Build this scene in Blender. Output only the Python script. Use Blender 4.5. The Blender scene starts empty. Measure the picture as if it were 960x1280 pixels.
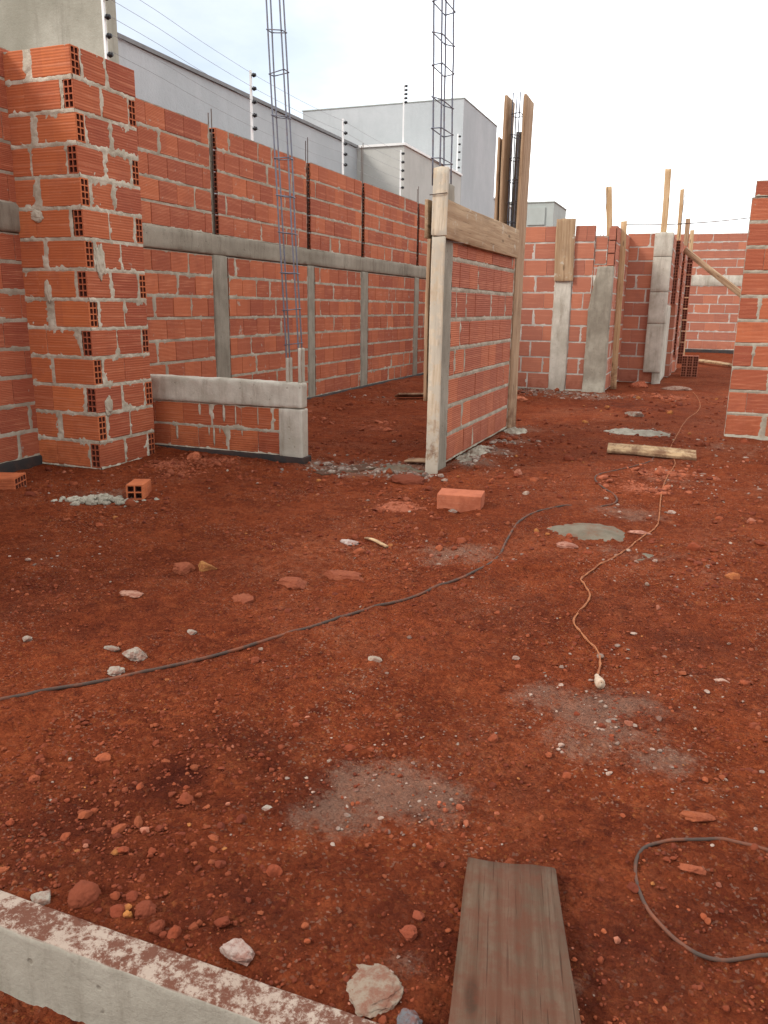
import bpy, math, random
import numpy as np
from mathutils import Matrix, Vector

random.seed(7)
RNG = np.random.default_rng(11)
SC = bpy.context.scene
COL = SC.collection

# ------------------------------------------------------------------ noise
def _hash(ix, iy, iz, seed):
    h = (ix.astype(np.int64) * 374761393 + iy.astype(np.int64) * 668265263 + iz.astype(np.int64) * 2147483647 + seed * 974634777) & 0xFFFFFFFF
    h = ((h ^ (h >> 13)) * 1274126177) & 0xFFFFFFFF
    h = ((h ^ (h >> 16)) * 2246822519) & 0xFFFFFFFF
    return ((h ^ (h >> 15)) & 0xFFFFFF) / float(0xFFFFFF)

def vnoise(x, y, z=None, seed=0):
    x = np.asarray(x, float); y = np.asarray(y, float)
    z = np.zeros_like(x) if z is None else np.asarray(z, float)
    ix, iy, iz = np.floor(x), np.floor(y), np.floor(z)
    fx, fy, fz = x - ix, y - iy, z - iz
    fx = fx * fx * (3 - 2 * fx); fy = fy * fy * (3 - 2 * fy); fz = fz * fz * (3 - 2 * fz)
    r = 0
    for dx in (0, 1):
        for dy in (0, 1):
            for dz in (0, 1):
                w = (fx if dx else 1 - fx) * (fy if dy else 1 - fy) * (fz if dz else 1 - fz)
                r = r + w * _hash(ix + dx, iy + dy, iz + dz, seed)
    return r * 2 - 1

def fbm(x, y, z=None, o=4, seed=0, gain=.5):
    a, s, t = 1.0, 0, 0
    for k in range(o):
        f = 2.03 ** k
        s = s + a * vnoise(np.asarray(x) * f + 7.1 * k, np.asarray(y) * f - 3.7 * k, None if z is None else np.asarray(z) * f, seed + k)
        t += a; a *= gain
    return s / t

# ------------------------------------------------------------------ mesh builder
class MB:
    def __init__(self):
        self.v = []; self.nv = 0; self.f = []; self.m = []; self.c = []; self.uv = []; self.smooth = []
    def add(self, verts, faces, mat=0, tint=(0, 0, 0, 1), uvs=None, smooth=False):
        """faces: list of index tuples; uvs: per vertex (u, v)"""
        b = self.nv
        verts = np.asarray(verts, float).reshape(-1, 3)
        self.v.append(verts); self.nv += len(verts)
        for f in faces:
            self.f.append(tuple(i + b for i in f)); self.m.append(mat); self.c.append(tint); self.smooth.append(smooth)
            for i in f:
                self.uv.append((0.0, 0.0) if uvs is None else (float(uvs[i][0]), float(uvs[i][1])))
    def build(self, name, mats, parent=None):
        V = np.concatenate(self.v)
        return mesh_object(name, V, self.f, mats, parent, self.m, self.c, self.uv, self.smooth)

def mesh_object(name, V, F, mats, parent=None, mi=None, tint=None, uv=None, smooth=None):
    me = bpy.data.meshes.new(name)
    if isinstance(F, np.ndarray):
        lt = np.full(len(F), F.shape[1]); flat = F.ravel()
    else:
        lt = np.array([len(f) for f in F]); flat = np.fromiter((i for f in F for i in f), dtype=np.int32)
    me.vertices.add(len(V)); me.vertices.foreach_set('co', np.asarray(V, np.float32).ravel())
    me.loops.add(len(flat)); me.loops.foreach_set('vertex_index', flat.astype(np.int32))
    me.polygons.add(len(lt)); me.polygons.foreach_set('loop_start', (np.cumsum(lt) - lt).astype(np.int32))
    if mi is not None: me.polygons.foreach_set('material_index', np.asarray(mi, np.int32))
    if smooth is not None:
        s = np.full(len(lt), bool(smooth)) if isinstance(smooth, bool) else np.asarray(smooth, bool)
        me.polygons.foreach_set('use_smooth', s)
    if tint is not None:
        a = me.attributes.new('tint', 'FLOAT_COLOR', 'FACE'); a.data.foreach_set('color', np.asarray(tint, np.float32).ravel())
    if uv is not None:
        l = me.uv_layers.new(name='UVMap'); l.data.foreach_set('uv', np.asarray(uv, np.float32).ravel())
    me.update(calc_edges=True)
    for m in (mats if isinstance(mats, (list, tuple)) else [mats]): me.materials.append(m)
    o = bpy.data.objects.new(name, me); COL.objects.link(o)
    if parent: o.parent = parent
    return o

def tag(o, label=None, cat=None, group=None, kind=None):
    if label: o['label'] = label
    if cat: o['category'] = cat
    if group: o['group'] = group
    if kind: o['kind'] = kind
    return o

def thing(name, label, cat, loc=(0, 0, 0), group=None):
    o = bpy.data.objects.new(name, None); COL.objects.link(o); o.location = loc
    o.empty_display_size = .1
    return tag(o, label, cat, group, 'thing')

# ------------------------------------------------------------------ materials
class NT:
    def __init__(self, name):
        self.mat = bpy.data.materials.new(name); self.mat.use_nodes = True
        self.t = self.mat.node_tree; self.t.nodes.clear()
        self.out = self.t.nodes.new('ShaderNodeOutputMaterial')
        self.b = self.t.nodes.new('ShaderNodeBsdfPrincipled')
        self.t.links.new(self.b.outputs[0], self.out.inputs[0])
    def n(self, typ, **kw):
        nd = self.t.nodes.new(typ)
        for k, v in kw.items():
            if k.startswith('i_'):
                key = k[2:]; key = int(key) if key.isdigit() else key.replace('_', ' ')
                self.put(nd.inputs[key], v)
            else: setattr(nd, k, v)
        return nd
    def put(self, sock, v):
        if isinstance(v, bpy.types.NodeSocket): self.t.links.new(v, sock)
        elif isinstance(v, bpy.types.Node): self.t.links.new(v.outputs[0], sock)
        else: sock.default_value = v
    def math(self, op, a, b=0.0, clamp=False):
        nd = self.n('ShaderNodeMath', operation=op, use_clamp=clamp); self.put(nd.inputs[0], a); self.put(nd.inputs[1], b); return nd.outputs[0]
    def mix(self, f, a, b, mode='MIX'):
        nd = self.n('ShaderNodeMix', data_type='RGBA', blend_type=mode); nd.clamp_factor = True
        def c(x): return (*x, 1) if isinstance(x, tuple) and len(x) == 3 else x
        self.put(nd.inputs[0], f); self.put(nd.inputs[6], c(a)); self.put(nd.inputs[7], c(b)); return nd.outputs[2]
    def noise(self, vec, scale, detail=4, rough=.55, out='Fac', dist=0.0):
        nd = self.n('ShaderNodeTexNoise'); nd.inputs['Scale'].default_value = scale; nd.inputs['Detail'].default_value = detail
        nd.inputs['Roughness'].default_value = rough; nd.inputs['Distortion'].default_value = dist
        if vec is not None: self.put(nd.inputs['Vector'], vec)
        return nd.outputs['Fac' if out == 'Fac' else 'Color']
    def ramp(self, f, lo, hi):
        nd = self.n('ShaderNodeMapRange'); nd.clamp = True; nd.interpolation_type = 'SMOOTHSTEP'
        self.put(nd.inputs[0], f); nd.inputs[1].default_value = lo; nd.inputs[2].default_value = hi; return nd.outputs[0]
    def scale(self, vec, s):
        nd = self.n('ShaderNodeVectorMath', operation='MULTIPLY'); self.put(nd.inputs[0], vec); nd.inputs[1].default_value = s; return nd.outputs[0]
    def bump(self, h, strength, dist, prev=None):
        nd = self.n('ShaderNodeBump'); nd.inputs['Strength'].default_value = strength; nd.inputs['Distance'].default_value = dist
        self.put(nd.inputs['Height'], h)
        if prev is not None: self.put(nd.inputs['Normal'], prev)
        return nd.outputs[0]
    def done(self, col, rough=.9, normal=None, spec=.25, metal=0.0):
        self.put(self.b.inputs['Base Color'], (*col, 1) if isinstance(col, tuple) and len(col) == 3 else col)
        self.put(self.b.inputs['Roughness'], rough); self.b.inputs['Specular IOR Level'].default_value = spec
        self.b.inputs['Metallic'].default_value = metal
        if normal is not None: self.put(self.b.inputs['Normal'], normal)
        return self.mat

def m_brick(name, smear=.63, dusty=0.0, pale=0.0, pitch=.0127, groove=.5, c1=(.33, .090, .048), c2=(.52, .158, .071)):
    k = NT(name)
    tc = k.n('ShaderNodeTexCoord'); P = tc.outputs['Object']; uv = tc.outputs['UV']
    at = k.n('ShaderNodeAttribute', attribute_name='tint'); sp = k.n('ShaderNodeSeparateColor'); k.put(sp.inputs[0], at.outputs['Color'])
    su = k.n('ShaderNodeSeparateXYZ'); k.put(su.inputs[0], uv)
    r, g, b = sp.outputs[0], sp.outputs[1], sp.outputs[2]
    # firing bands across each brick
    band = k.math('FLOOR', k.math('MULTIPLY', k.math('ADD', su.outputs[0], g), 9.5))
    wn = k.n('ShaderNodeTexWhiteNoise', noise_dimensions='2D'); cv = k.n('ShaderNodeCombineXYZ'); k.put(cv.inputs[0], band); k.put(cv.inputs[1], k.math('MULTIPLY', r, 917.0)); k.put(wn.inputs['Vector'], cv)
    base = k.mix(r, c1, c2)
    base = k.mix(k.math('MULTIPLY', b, .55), base, (.29, .080, .050))
    base = k.mix(k.math('MULTIPLY', wn.outputs['Value'], .20), base, (.29, .078, .048))
    streak = k.noise(k.scale(uv, (2.2, 46.0, 1)), 1.0, 4, .65)
    base = k.mix(k.math('MULTIPLY', k.ramp(streak, .48, .72), .50), base, (.62, .245, .135))
    n1 = k.noise(P, 4.0, 5, .6)
    base = k.mix(k.math('MULTIPLY', k.ramp(n1, .5, .75), .35), base, (.25, .068, .045))
    sm = k.noise(P, 9.0, 8, .68)
    smf = k.math('MULTIPLY', k.ramp(sm, smear, smear + .06), .75)
    base = k.mix(smf, base, (.40, .34, .27))
    sp2 = k.noise(P, 70.0, 3, .6)
    base = k.mix(k.math('MULTIPLY', k.ramp(sp2, .63, .75), .45), base, (.52, .30, .21))
    if dusty: base = k.mix(dusty, base, (.46, .24, .17))
    if pale: base = k.mix(pale, base, (.62, .34, .26))  # on the back walls the dusty and pale mixes paint veiling glare
    wp = k.n('ShaderNodeSeparateXYZ'); k.put(wp.inputs[0], k.n('ShaderNodeNewGeometry').outputs['Position'])
    mud = k.math('MULTIPLY', k.math('SUBTRACT', 1.0, k.ramp(wp.outputs[2], .02, .32)), k.ramp(k.noise(P, 7, 8, .75), .40, .66))
    base = k.mix(k.math('MULTIPLY', mud, .55), base, (.21, .050, .022))
    gro = k.math('SINE', k.math('MULTIPLY', su.outputs[1], 6.2832 / pitch))
    nb = k.bump(gro, groove, .0022)
    nb = k.bump(k.noise(P, 55.0, 5, .65), .35, .004, nb)
    return k.done(base, .85, nb, .12)

def m_mortar(name, c1=(.34, .31, .26), c2=(.52, .48, .41)):
    k = NT(name); P = k.n('ShaderNodeTexCoord').outputs['Object']
    c = k.mix(k.ramp(k.noise(P, 6, 6, .65), .35, .7), c1, c2)
    c = k.mix(k.math('MULTIPLY', k.ramp(k.noise(P, 28, 4, .6), .55, .8), .5), c, (.42, .25, .17))
    return k.done(c, .95, k.bump(k.noise(P, 75, 6, .7), .8, .007), .1)

def m_concrete(name, c1, c2, stain=(.20, .18, .15), sc=3.0, pits=True, soil=0.0):
    k = NT(name); P = k.n('ShaderNodeTexCoord').outputs['Object']
    c = k.mix(k.ramp(k.noise(P, sc, 7, .65), .3, .72), c1, c2)
    c = k.mix(k.math('MULTIPLY', k.ramp(k.noise(k.scale(P, (6, 6, .9)), 1.5, 8, .74), .46, .74), .75), c, stain)
    h = k.noise(P, 60, 6, .7)
    if pits:
        vo = k.n('ShaderNodeTexVoronoi'); vo.inputs['Scale'].default_value = 26; k.put(vo.inputs['Vector'], P)
        pn = k.noise(P, 9, 3)
        pit = k.math('MULTIPLY', k.math('SUBTRACT', 1.0, k.ramp(vo.outputs['Distance'], .10, .24)), k.ramp(pn, .52, .6))
        c = k.mix(k.math('MULTIPLY', pit, .6), c, stain)
        h = k.math('SUBTRACT', h, k.math('MULTIPLY', pit, .8))
    if soil:
        gz = k.n('ShaderNodeNewGeometry'); sx = k.n('ShaderNodeSeparateXYZ'); k.put(sx.inputs[0], gz.outputs['Normal'])
        s = k.math('MULTIPLY', k.ramp(sx.outputs[2], .35, .75), k.ramp(k.noise(P, 24, 10, .82), .43, .54))
        c = k.mix(k.math('MULTIPLY', k.ramp(sx.outputs[2], .35, .75), .45), c, (.40, .26, .20))
        c = k.mix(k.math('MULTIPLY', s, .92), c, (.105, .030, .015))
    return k.done(c, .92, k.bump(h, .6, .006), .15)

def m_wood(name, c1, c2, stain=None, cement=0.0, grain=1.0, mudf=.75):
    k = NT(name); tc = k.n('ShaderNodeTexCoord'); P = tc.outputs['Object']
    oi = k.n('ShaderNodeObjectInfo'); ad = k.n('ShaderNodeVectorMath', operation='ADD'); k.put(ad.inputs[0], P)
    cb = k.n('ShaderNodeCombineXYZ'); k.put(cb.inputs[0], k.math('MULTIPLY', oi.outputs['Random'], 37.0)); k.put(cb.inputs[2], k.math('MULTIPLY', oi.outputs['Random'], 91.0)); k.put(ad.inputs[1], cb)
    Q = ad.outputs[0]
    gr = k.noise(k.scale(Q, (38 * grain, 38 * grain, 1.6)), 1.0, 6, .62, dist=.4)
    c = k.mix(k.ramp(gr, .34, .68), c1, c2)
    c = k.mix(k.math('MULTIPLY', k.ramp(k.noise(k.scale(Q, (6, 6, 2.2)), 1.0, 6, .7), .5, .75), .6), c, stain or tuple(x * .45 for x in c1))
    crk = k.noise(k.scale(Q, (150, 150, 2.4)), 1.0, 3, .6)
    c = k.mix(k.math('MULTIPLY', k.ramp(crk, .62, .70), .55), c, tuple(x * .28 for x in c1))
    vk = k.n('ShaderNodeTexVoronoi'); vk.inputs['Scale'].default_value = 1.0; k.put(vk.inputs['Vector'], k.scale(Q, (9, 9, 2.6)))
    c = k.mix(k.math('MULTIPLY', k.math('SUBTRACT', 1.0, k.ramp(vk.outputs['Distance'], .07, .17)), .7), c, tuple(x * .35 for x in c1))
    wz = k.n('ShaderNodeSeparateXYZ'); k.put(wz.inputs[0], k.n('ShaderNodeNewGeometry').outputs['Position'])
    mud = k.math('MULTIPLY', k.math('SUBTRACT', 1.0, k.ramp(wz.outputs[2], .03, .7)), k.ramp(k.noise(Q, 8, 8, .75), .38, .62))
    c = k.mix(k.math('MULTIPLY', mud, mudf), c, (.105, .033, .018))
    if cement:
        c = k.mix(k.math('MULTIPLY', k.ramp(k.noise(Q, 7, 7, .7), .62 - .22 * cement, .70 - .2 * cement), .85), c, (.50, .45, .36))
    return k.done(c, .85, k.bump(k.math('SUBTRACT', gr, k.math('MULTIPLY', k.ramp(crk, .60, .72), .6)), .7, .004), .1)

def m_plain(name, col, rough=.6, metal=0.0, var=.0, sc=8.0, c2=None, bump=0.0):
    k = NT(name); P = k.n('ShaderNodeTexCoord').outputs['Object']
    n = k.noise(P, sc, 5, .6)
    c = k.mix(k.math('MULTIPLY', k.ramp(n, .4, .7), var), col, c2 or tuple(x * .6 for x in col))
    return k.done(c, rough, k.bump(k.noise(P, sc * 6, 4), bump, .004) if bump else None, .3, metal)

def m_wall_render(name, c1, c2, streak, grime=.4):
    k = NT(name); P = k.n('ShaderNodeTexCoord').outputs['Object']
    c = k.mix(k.ramp(k.noise(P, 1.1, 7, .65), .32, .7), c1, c2)
    c = k.mix(k.math('MULTIPLY', k.ramp(k.noise(k.scale(P, (3.2, 3.2, .35)), 1.6, 6, .7), .48, .78), grime), c, streak)
    c = k.mix(k.math('MULTIPLY', k.ramp(k.noise(P, 11, 6, .7), .5, .8), .3), c, streak)
    return k.done(c, .93, k.bump(k.noise(P, 38, 6, .7), .55, .012), .1)

def m_soil(name):
    k = NT(name); P = k.n('ShaderNodeNewGeometry').outputs['Position']
    at = k.n('ShaderNodeAttribute', attribute_name='soil'); sp = k.n('ShaderNodeSeparateColor'); k.put(sp.inputs[0], at.outputs['Color'])
    dust, damp, pink = sp.outputs
    a = k.noise(P, 2.3, 8, .68)
    b = k.noise(P, 16, 7, .68)
    c = k.mix(k.ramp(a, .33, .68), (.150, .0290, .0108), (.246, .0515, .0178))
    c = k.mix(k.math('MULTIPLY', k.ramp(b, .50, .66), .62), c, (.345, .082, .029))
    c = k.mix(k.math('MULTIPLY', k.math('SUBTRACT', 1.0, k.ramp(b, .33, .46)), .82), c, (.086, .0170, .0083))
    b2 = k.noise(P, 7.0, 8, .74, dist=.6)
    c = k.mix(k.math('MULTIPLY', k.ramp(b2, .53, .63), .48), c, (.108, .0210, .0095))
    wash = k.ramp(k.noise(k.scale(P, (1, 1, 0)), .95, 6, .62, dist=.5), .47, .70)
    grain = k.ramp(k.noise(P, 27, 7, .75), .40, .64)
    c = k.mix(k.math('MULTIPLY', k.math('MULTIPLY', wash, grain), .70), c, (.34, .118, .062))
    w2 = k.ramp(k.noise(P, 5.5, 6, .7), .52, .70)
    c = k.mix(k.math('MULTIPLY', k.math('MULTIPLY', w2, k.ramp(k.noise(P, 70, 5, .75), .42, .6)), .5), c, (.38, .125, .052))
    # crumb-sized speckle
    v = k.n('ShaderNodeTexVoronoi'); v.inputs['Scale'].default_value = 95; k.put(v.inputs['Vector'], P)
    vs = k.n('ShaderNodeSeparateColor'); k.put(vs.inputs[0], v.outputs['Color'])
    c = k.mix(k.math('MULTIPLY', k.ramp(vs.outputs[0], .55, 1.0), .30), c, (.42, .105, .036))
    c = k.mix(k.math('MULTIPLY', k.ramp(vs.outputs[1], .6, 1.0), .42), c, (.105, .021, .0095))
    v2 = k.n('ShaderNodeTexVoronoi'); v2.inputs['Scale'].default_value = 150; k.put(v2.inputs['Vector'], P)
    v2s = k.n('ShaderNodeSeparateColor'); k.put(v2s.inputs[0], v2.outputs['Color'])
    patch = k.noise(P, 1.7, 5, .65)
    fleck = k.math('MULTIPLY', k.math('GREATER_THAN', v2s.outputs[0], .94), k.ramp(patch, .42, .6))
    c = k.mix(k.math('MULTIPLY', fleck, .45), c, (.44, .27, .19))
    fl2 = k.math('MULTIPLY', k.math('GREATER_THAN', v2s.outputs[1], .965), k.ramp(patch, .35, .55))
    c = k.mix(k.math('MULTIPLY', fl2, .5), c, (.38, .13, .04))
    # damp patches plus shade painted on the near soil, cement dust, crushed brick
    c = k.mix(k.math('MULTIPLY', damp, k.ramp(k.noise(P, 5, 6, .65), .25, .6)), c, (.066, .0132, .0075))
    dn = k.ramp(k.math('ADD', k.math('ADD', k.math('MULTIPLY', k.noise(P, 42, 9, .85), .6), k.math('MULTIPLY', k.noise(P, 8, 6, .7), .4)), k.math('MULTIPLY', k.math('SUBTRACT', dust, .5), .42)), .47, .66)
    c = k.mix(k.math('MULTIPLY', dn, k.math('MULTIPLY', k.math('MINIMUM', k.math('MULTIPLY', dust, 2.0), 1.0), .46)), c, (.30, .20, .145))
    pn = k.ramp(k.math('ADD', k.noise(P, 34, 7, .72), k.math('MULTIPLY', k.math('SUBTRACT', pink, .5), .4)), .48, .66)
    c = k.mix(k.math('MULTIPLY', pn, k.math('MINIMUM', k.math('MULTIPLY', pink, 1.8), .9)), c, (.50, .16, .088))
    h = k.math('ADD', k.noise(P, 48, 8, .72), k.math('MULTIPLY', v.outputs['Distance'], -.55))
    nb = k.bump(k.noise(P, 13, 7, .70), .85, .040)
    nb = k.bump(h, 1.0, .017, nb)
    return k.done(c, .95, nb, .05)

def m_tinted(name, rough=.92, bump=.6):
    k = NT(name); P = k.n('ShaderNodeTexCoord').outputs['Object']
    at = k.n('ShaderNodeAttribute', attribute_name='tint')
    c = k.mix(k.math('MULTIPLY', k.ramp(k.noise(P, 34, 7, .75), .40, .62), .68), at.outputs['Color'], (.16, .036, .016))
    return k.done(c, rough, k.bump(k.noise(P, 120, 5, .7), bump, .004), .2)

M = {}
M['brick'] = m_brick('clay_brick')
M['brick_pier'] = m_brick('clay_brick_pier', smear=.66, pitch=.019, groove=.35, c1=(.35, .088, .041), c2=(.57, .170, .062))
M['brick_pale'] = m_brick('clay_brick_glare_pale', dusty=.14, pale=.14, smear=.68)  # paler mix paints veiling glare over the back room walls
M['brick_plain'] = m_brick('smooth_clay_brick', smear=.64, groove=.06, dusty=.08)
M['brick_far'] = m_brick('clay_brick_far_glare', dusty=.18, pale=.16, smear=.7)  # pale mix paints glare onto the farthest wall
M['brick_dark'] = m_brick('clay_brick_partition', dusty=.10, smear=.67, pitch=.0165, groove=.5)
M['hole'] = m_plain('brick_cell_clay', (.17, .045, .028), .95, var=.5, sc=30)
M['mortar'] = m_mortar('cement_mortar', (.31, .265, .20), (.46, .41, .325))
M['mortar_pier'] = m_mortar('cement_mortar_pale', (.38, .33, .25), (.60, .54, .43))
M['mortar_far'] = m_mortar('cement_mortar_far', (.40, .36, .31), (.58, .54, .47))
M['concrete'] = m_concrete('cast_concrete', (.225, .20, .155), (.325, .295, .235), (.145, .125, .092))
M['concrete_band'] = m_concrete('tie_beam_concrete', (.225, .195, .15), (.345, .305, .24), (.13, .105, .075), 1.3)
M['concrete_pale'] = m_concrete('pale_cast_concrete', (.43, .395, .32), (.63, .59, .50), (.26, .215, .16), 3.6)
M['concrete_ledge'] = m_concrete('ledge_concrete', (.27, .245, .195), (.36, .33, .27), (.17, .145, .11), 3, soil=1.0)
M['concrete_damp'] = m_concrete('damp_concrete', (.25, .22, .17), (.45, .41, .325), (.17, .14, .105), 2.2)
M['tar'] = m_plain('bitumen_coating', (.030, .027, .026), .8, var=.5, sc=6, c2=(.10, .045, .03), bump=.4)
M['plank'] = m_wood('formwork_plank', (.29, .18, .105), (.45, .31, .195))
M['plank_beam'] = m_wood('formwork_beam_plank', (.33, .215, .125), (.46, .325, .20), (.27, .18, .11), .16)
M['plank_pale'] = m_wood('cement_smeared_plank', (.50, .40, .28), (.64, .55, .42), (.34, .20, .10), .75)
M['plank_new'] = m_wood('fresh_plank', (.46, .30, .155), (.62, .44, .26), (.36, .19, .09))
M['plank_grey'] = m_wood('weathered_grey_plank', (.24, .215, .185), (.34, .31, .27))
M['plank_ground'] = m_wood('dirty_ground_plank', (.080, .050, .032), (.130, .088, .060), (.085, .033, .019), .0, 1.3, .62)
M['steel'] = m_plain('rebar_steel', (.17, .185, .225), .55, .45, .5, 30, (.15, .09, .07))
M['steel_rust'] = m_plain('rusty_rebar_steel', (.11, .075, .06), .75, .3, .6, 30)
M['house'] = m_wall_render('house_grey_paint', (.415, .44, .445), (.48, .50, .505), (.35, .37, .375), .4)
M['house_warm'] = m_wall_render('house_beige_paint', (.44, .435, .40), (.52, .51, .47), (.37, .365, .33), .45)
M['render'] = m_wall_render('raw_cement_render', (.27, .26, .205), (.42, .405, .335), (.20, .185, .145), .75)
M['coping_dark'] = m_plain('dark_coping', (.20, .20, .20), .7, var=.5)
M['coping_white'] = m_plain('white_coping', (.78, .77, .74), .6, var=.3, c2=(.6, .58, .54))
M['white'] = m_plain('white_paint', (.80, .80, .78), .45, var=.15)
M['black'] = m_plain('black_plastic', (.018, .018, .02), .5)
M['cable'] = m_plain('dusty_black_cable', (.062, .040, .030), .8, var=.9, sc=11, c2=(.20, .060, .027))
M['cord'] = m_plain('dirty_orange_cord', (.36, .135, .055), .8, var=.8, sc=18, c2=(.22, .062, .027))
M['socket'] = m_plain('white_porcelain', (.52, .42, .31), .6, var=.8, sc=30, c2=(.30, .16, .09))
M['wire'] = m_plain('fence_wire_metal', (.30, .30, .31), .4, .7)
M['louvre'] = m_plain('louvre_metal', (.30, .42, .50), .5, var=.2)
M['util'] = m_wall_render('utility_block_paint', (.36, .39, .36), (.42, .45, .42), (.31, .335, .31), .3)
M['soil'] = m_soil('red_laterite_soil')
M['clod'] = m_tinted('soil_clod_mix')
M['stone'] = m_tinted('stone_mix', .9, .5)
M['patch'] = m_concrete('dried_mortar_spill', (.125, .103, .073), (.19, .158, .115), (.17, .06, .03), 7, False)

# ------------------------------------------------------------------ ground
def blob(x, y, cx, cy, r, asp=1.0):
    return np.exp(-(((x - cx) / (r * asp)) ** 2 + ((y - cy) / r) ** 2))

_r = random.Random(44)
DENTS = [(_r.uniform(-3.6, .6), 1.5 * (6.5 / 1.5) ** _r.random(), _r.uniform(.3, 2.6)) for _ in range(46)]

def gh(x, y):
    x = np.asarray(x, float); y = np.asarray(y, float)
    edge = 1 / (1 + np.exp(-np.clip((y - 1.04) / .012, -60, 60)))     # the footing beam holds back the fill
    near = np.exp(-((y - 1.12) / .12) ** 2)
    z = .020 * fbm(x * .9, y * .9, o=3, seed=3) + .012 * fbm(x * 3.1, y * 3.1, o=3, seed=9)
    z = z + .0055 * fbm(x * 13, y * 13, o=3, seed=21)
    z = z * (1 - .6 * near) - .010
    z = z + .05 * blob(x, y, -4.4, 6.6, .9, 1.2) + .055 / (1 + np.exp((x + 4.35) / .16)) * (y > 5.6)
    z = z + .022 * blob(x, y, -3.4, 5.45, .22, 4) + .03 * blob(x, y, -1.70, 6.9, 1.1, .16)
    z = z + .02 * np.exp(-((y - 12.7) / .3) ** 2) * (x < -1.3)
    for fx, fy, fa in DENTS:
        c_, s_ = math.cos(fa), math.sin(fa); u_, v_ = (x - fx) * c_ + (y - fy) * s_, -(x - fx) * s_ + (y - fy) * c_
        q_ = (u_ / .13) ** 2 + (v_ / .05) ** 2
        z = z - .011 * np.exp(-q_ ** 2) + .005 * np.exp(-((q_ - 1.9) / .9) ** 2)
    tr = x - (-1.35 + .42 * np.sin(y * .5) - .06 * y)
    z = z - .014 * np.exp(-(tr / .055) ** 2) * np.clip(y - 1.6, 0, 1) + .006 * np.exp(-((np.abs(tr) - .10) / .04) ** 2) * np.clip(y - 1.6, 0, 1)
    return z * edge + (1 - edge) * (-.155 + .012 * fbm(x * 9, y * 9, o=3, seed=31))

def gz(x, y): return float(gh(np.array([x]), np.array([y]))[0])

DUST = [(-.636, 1.777, .17, .9), (-.593, 1.95, .12, .6), (-1.08, 3.93, .22, .8), (-.167, 2.43, .17, .95), (-.20, 2.24, .12, .7), (-.359, 2.5, .14, .7), (-.56, 8.86, .28, .9),
        (-.083, 6.4, .3, .5), (.104, 4.03, .25, .5), (-2.43, 5.85, .30, 1.0), (-2.1, 6.05, .25, 1.0), (-2.75, 5.85, .25, .9), (-1.72, 6.35, .2, 1.0), (-1.70, 7.0, .22, .95), (-1.74, 7.7, .25, .85),
        (-3.02, 2.93, .25, .5), (-3.04, 3.22, .2, .45), (-.764, 1.648, .12, .7), (-.217, 4.32, .2, .6), (-.33, 5.2, .25, .65), (-3.684, 4.16, .25, .7), (-2.15, 12.6, .5, .8), (-1.5, 12.3, .4, .9),
        (-1.86, 8.53, .3, .7), (.36, 8.2, .5, .6), (-.013, 2.207, .12, .7), (-4.2, 10.4, .3, .5), (.15, 2.05, .2, .45), (-.02, 3.0, .16, .35), (-2.9, 12.6, .4, .7), (.5, 6.4, .4, .5), (-.43, 1.25, .05, .7), (-.12, 1.32, .04, .8), (-.9, 2.3, .25, .35), (.3, 2.7, .3, .35)]
DAMP_SHADE = [(-1.05, 1.73, .24, .9), (-1.17, 1.6, .18, .9), (-.663, 3.23, .4, .4), (-1.13, 4.85, .5, .4), (.05, 3.17, .3, .45), (-.72, 2.16, .2, .4), (-1.3, 1.2, .1, .8), (-.8, 1.12, .08, .8), (-.1, 1.15, .2, .65), (.2, 1.35, .25, .45), (-.6, 1.3, .3, .6), (-1.3, 1.35, .25, .5), (.0, 1.6, .3, .35), (-2.5, 2.7, .7, .45), (-1.6, 2.3, .3, .35), (-.8, 11.3, .8, .6), (-1.3, 1.35, .25, .65), (.0, 1.5, .35, .6), (-.7, 1.25, .5, .6), (-.1, 1.2, .5, .6), (.2, 1.7, .3, .4)]  # damp soil patches; the broad near ones paint foreground shade
PINK = [(-3.585, 5.45, .22, .9), (-3.9, 5.3, .25, .7), (-3.63, 5.07, .2, .6), (-1.743, 4.755, .18, .95), (-.342, 5.98, .2, .8), (-.487, 1.726, .1, .4), (-.21, 6.68, .25, .8), (-.4, 6.0, .3, .5), (-4.3, 8.0, .35, .6), (-3.3, 8.0, .4, .5), (-.5, 12.8, .35, .8), (-2.6, 12.3, .25, .5)]

def axis_lines(segs):
    out = []
    for a, b, s in segs: out.append(np.arange(a, b, s))
    out.append([segs[-1][1]])
    return np.concatenate(out)

def soil_masks(x, y):
    n = 1 + .55 * fbm(x * 5, y * 5, o=3, seed=77)
    d = 0 * x; w = 0 * x; p = 0 * x
    for cx, cy, r, a in DUST: d = np.maximum(d, .95 * a * blob(x, y, cx, cy, r * 1.45, 1.15))
    for cx, cy, r, a in DAMP_SHADE: w = np.maximum(w, a * blob(x, y, cx, cy, r, 1.2))
    for cx, cy, r, a in PINK: p = np.maximum(p, a * blob(x, y, cx, cy, r, 1.2))
    return np.clip(d * n, 0, 1), np.clip(w * n, 0, 1), np.clip(p * n, 0, 1)

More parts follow.
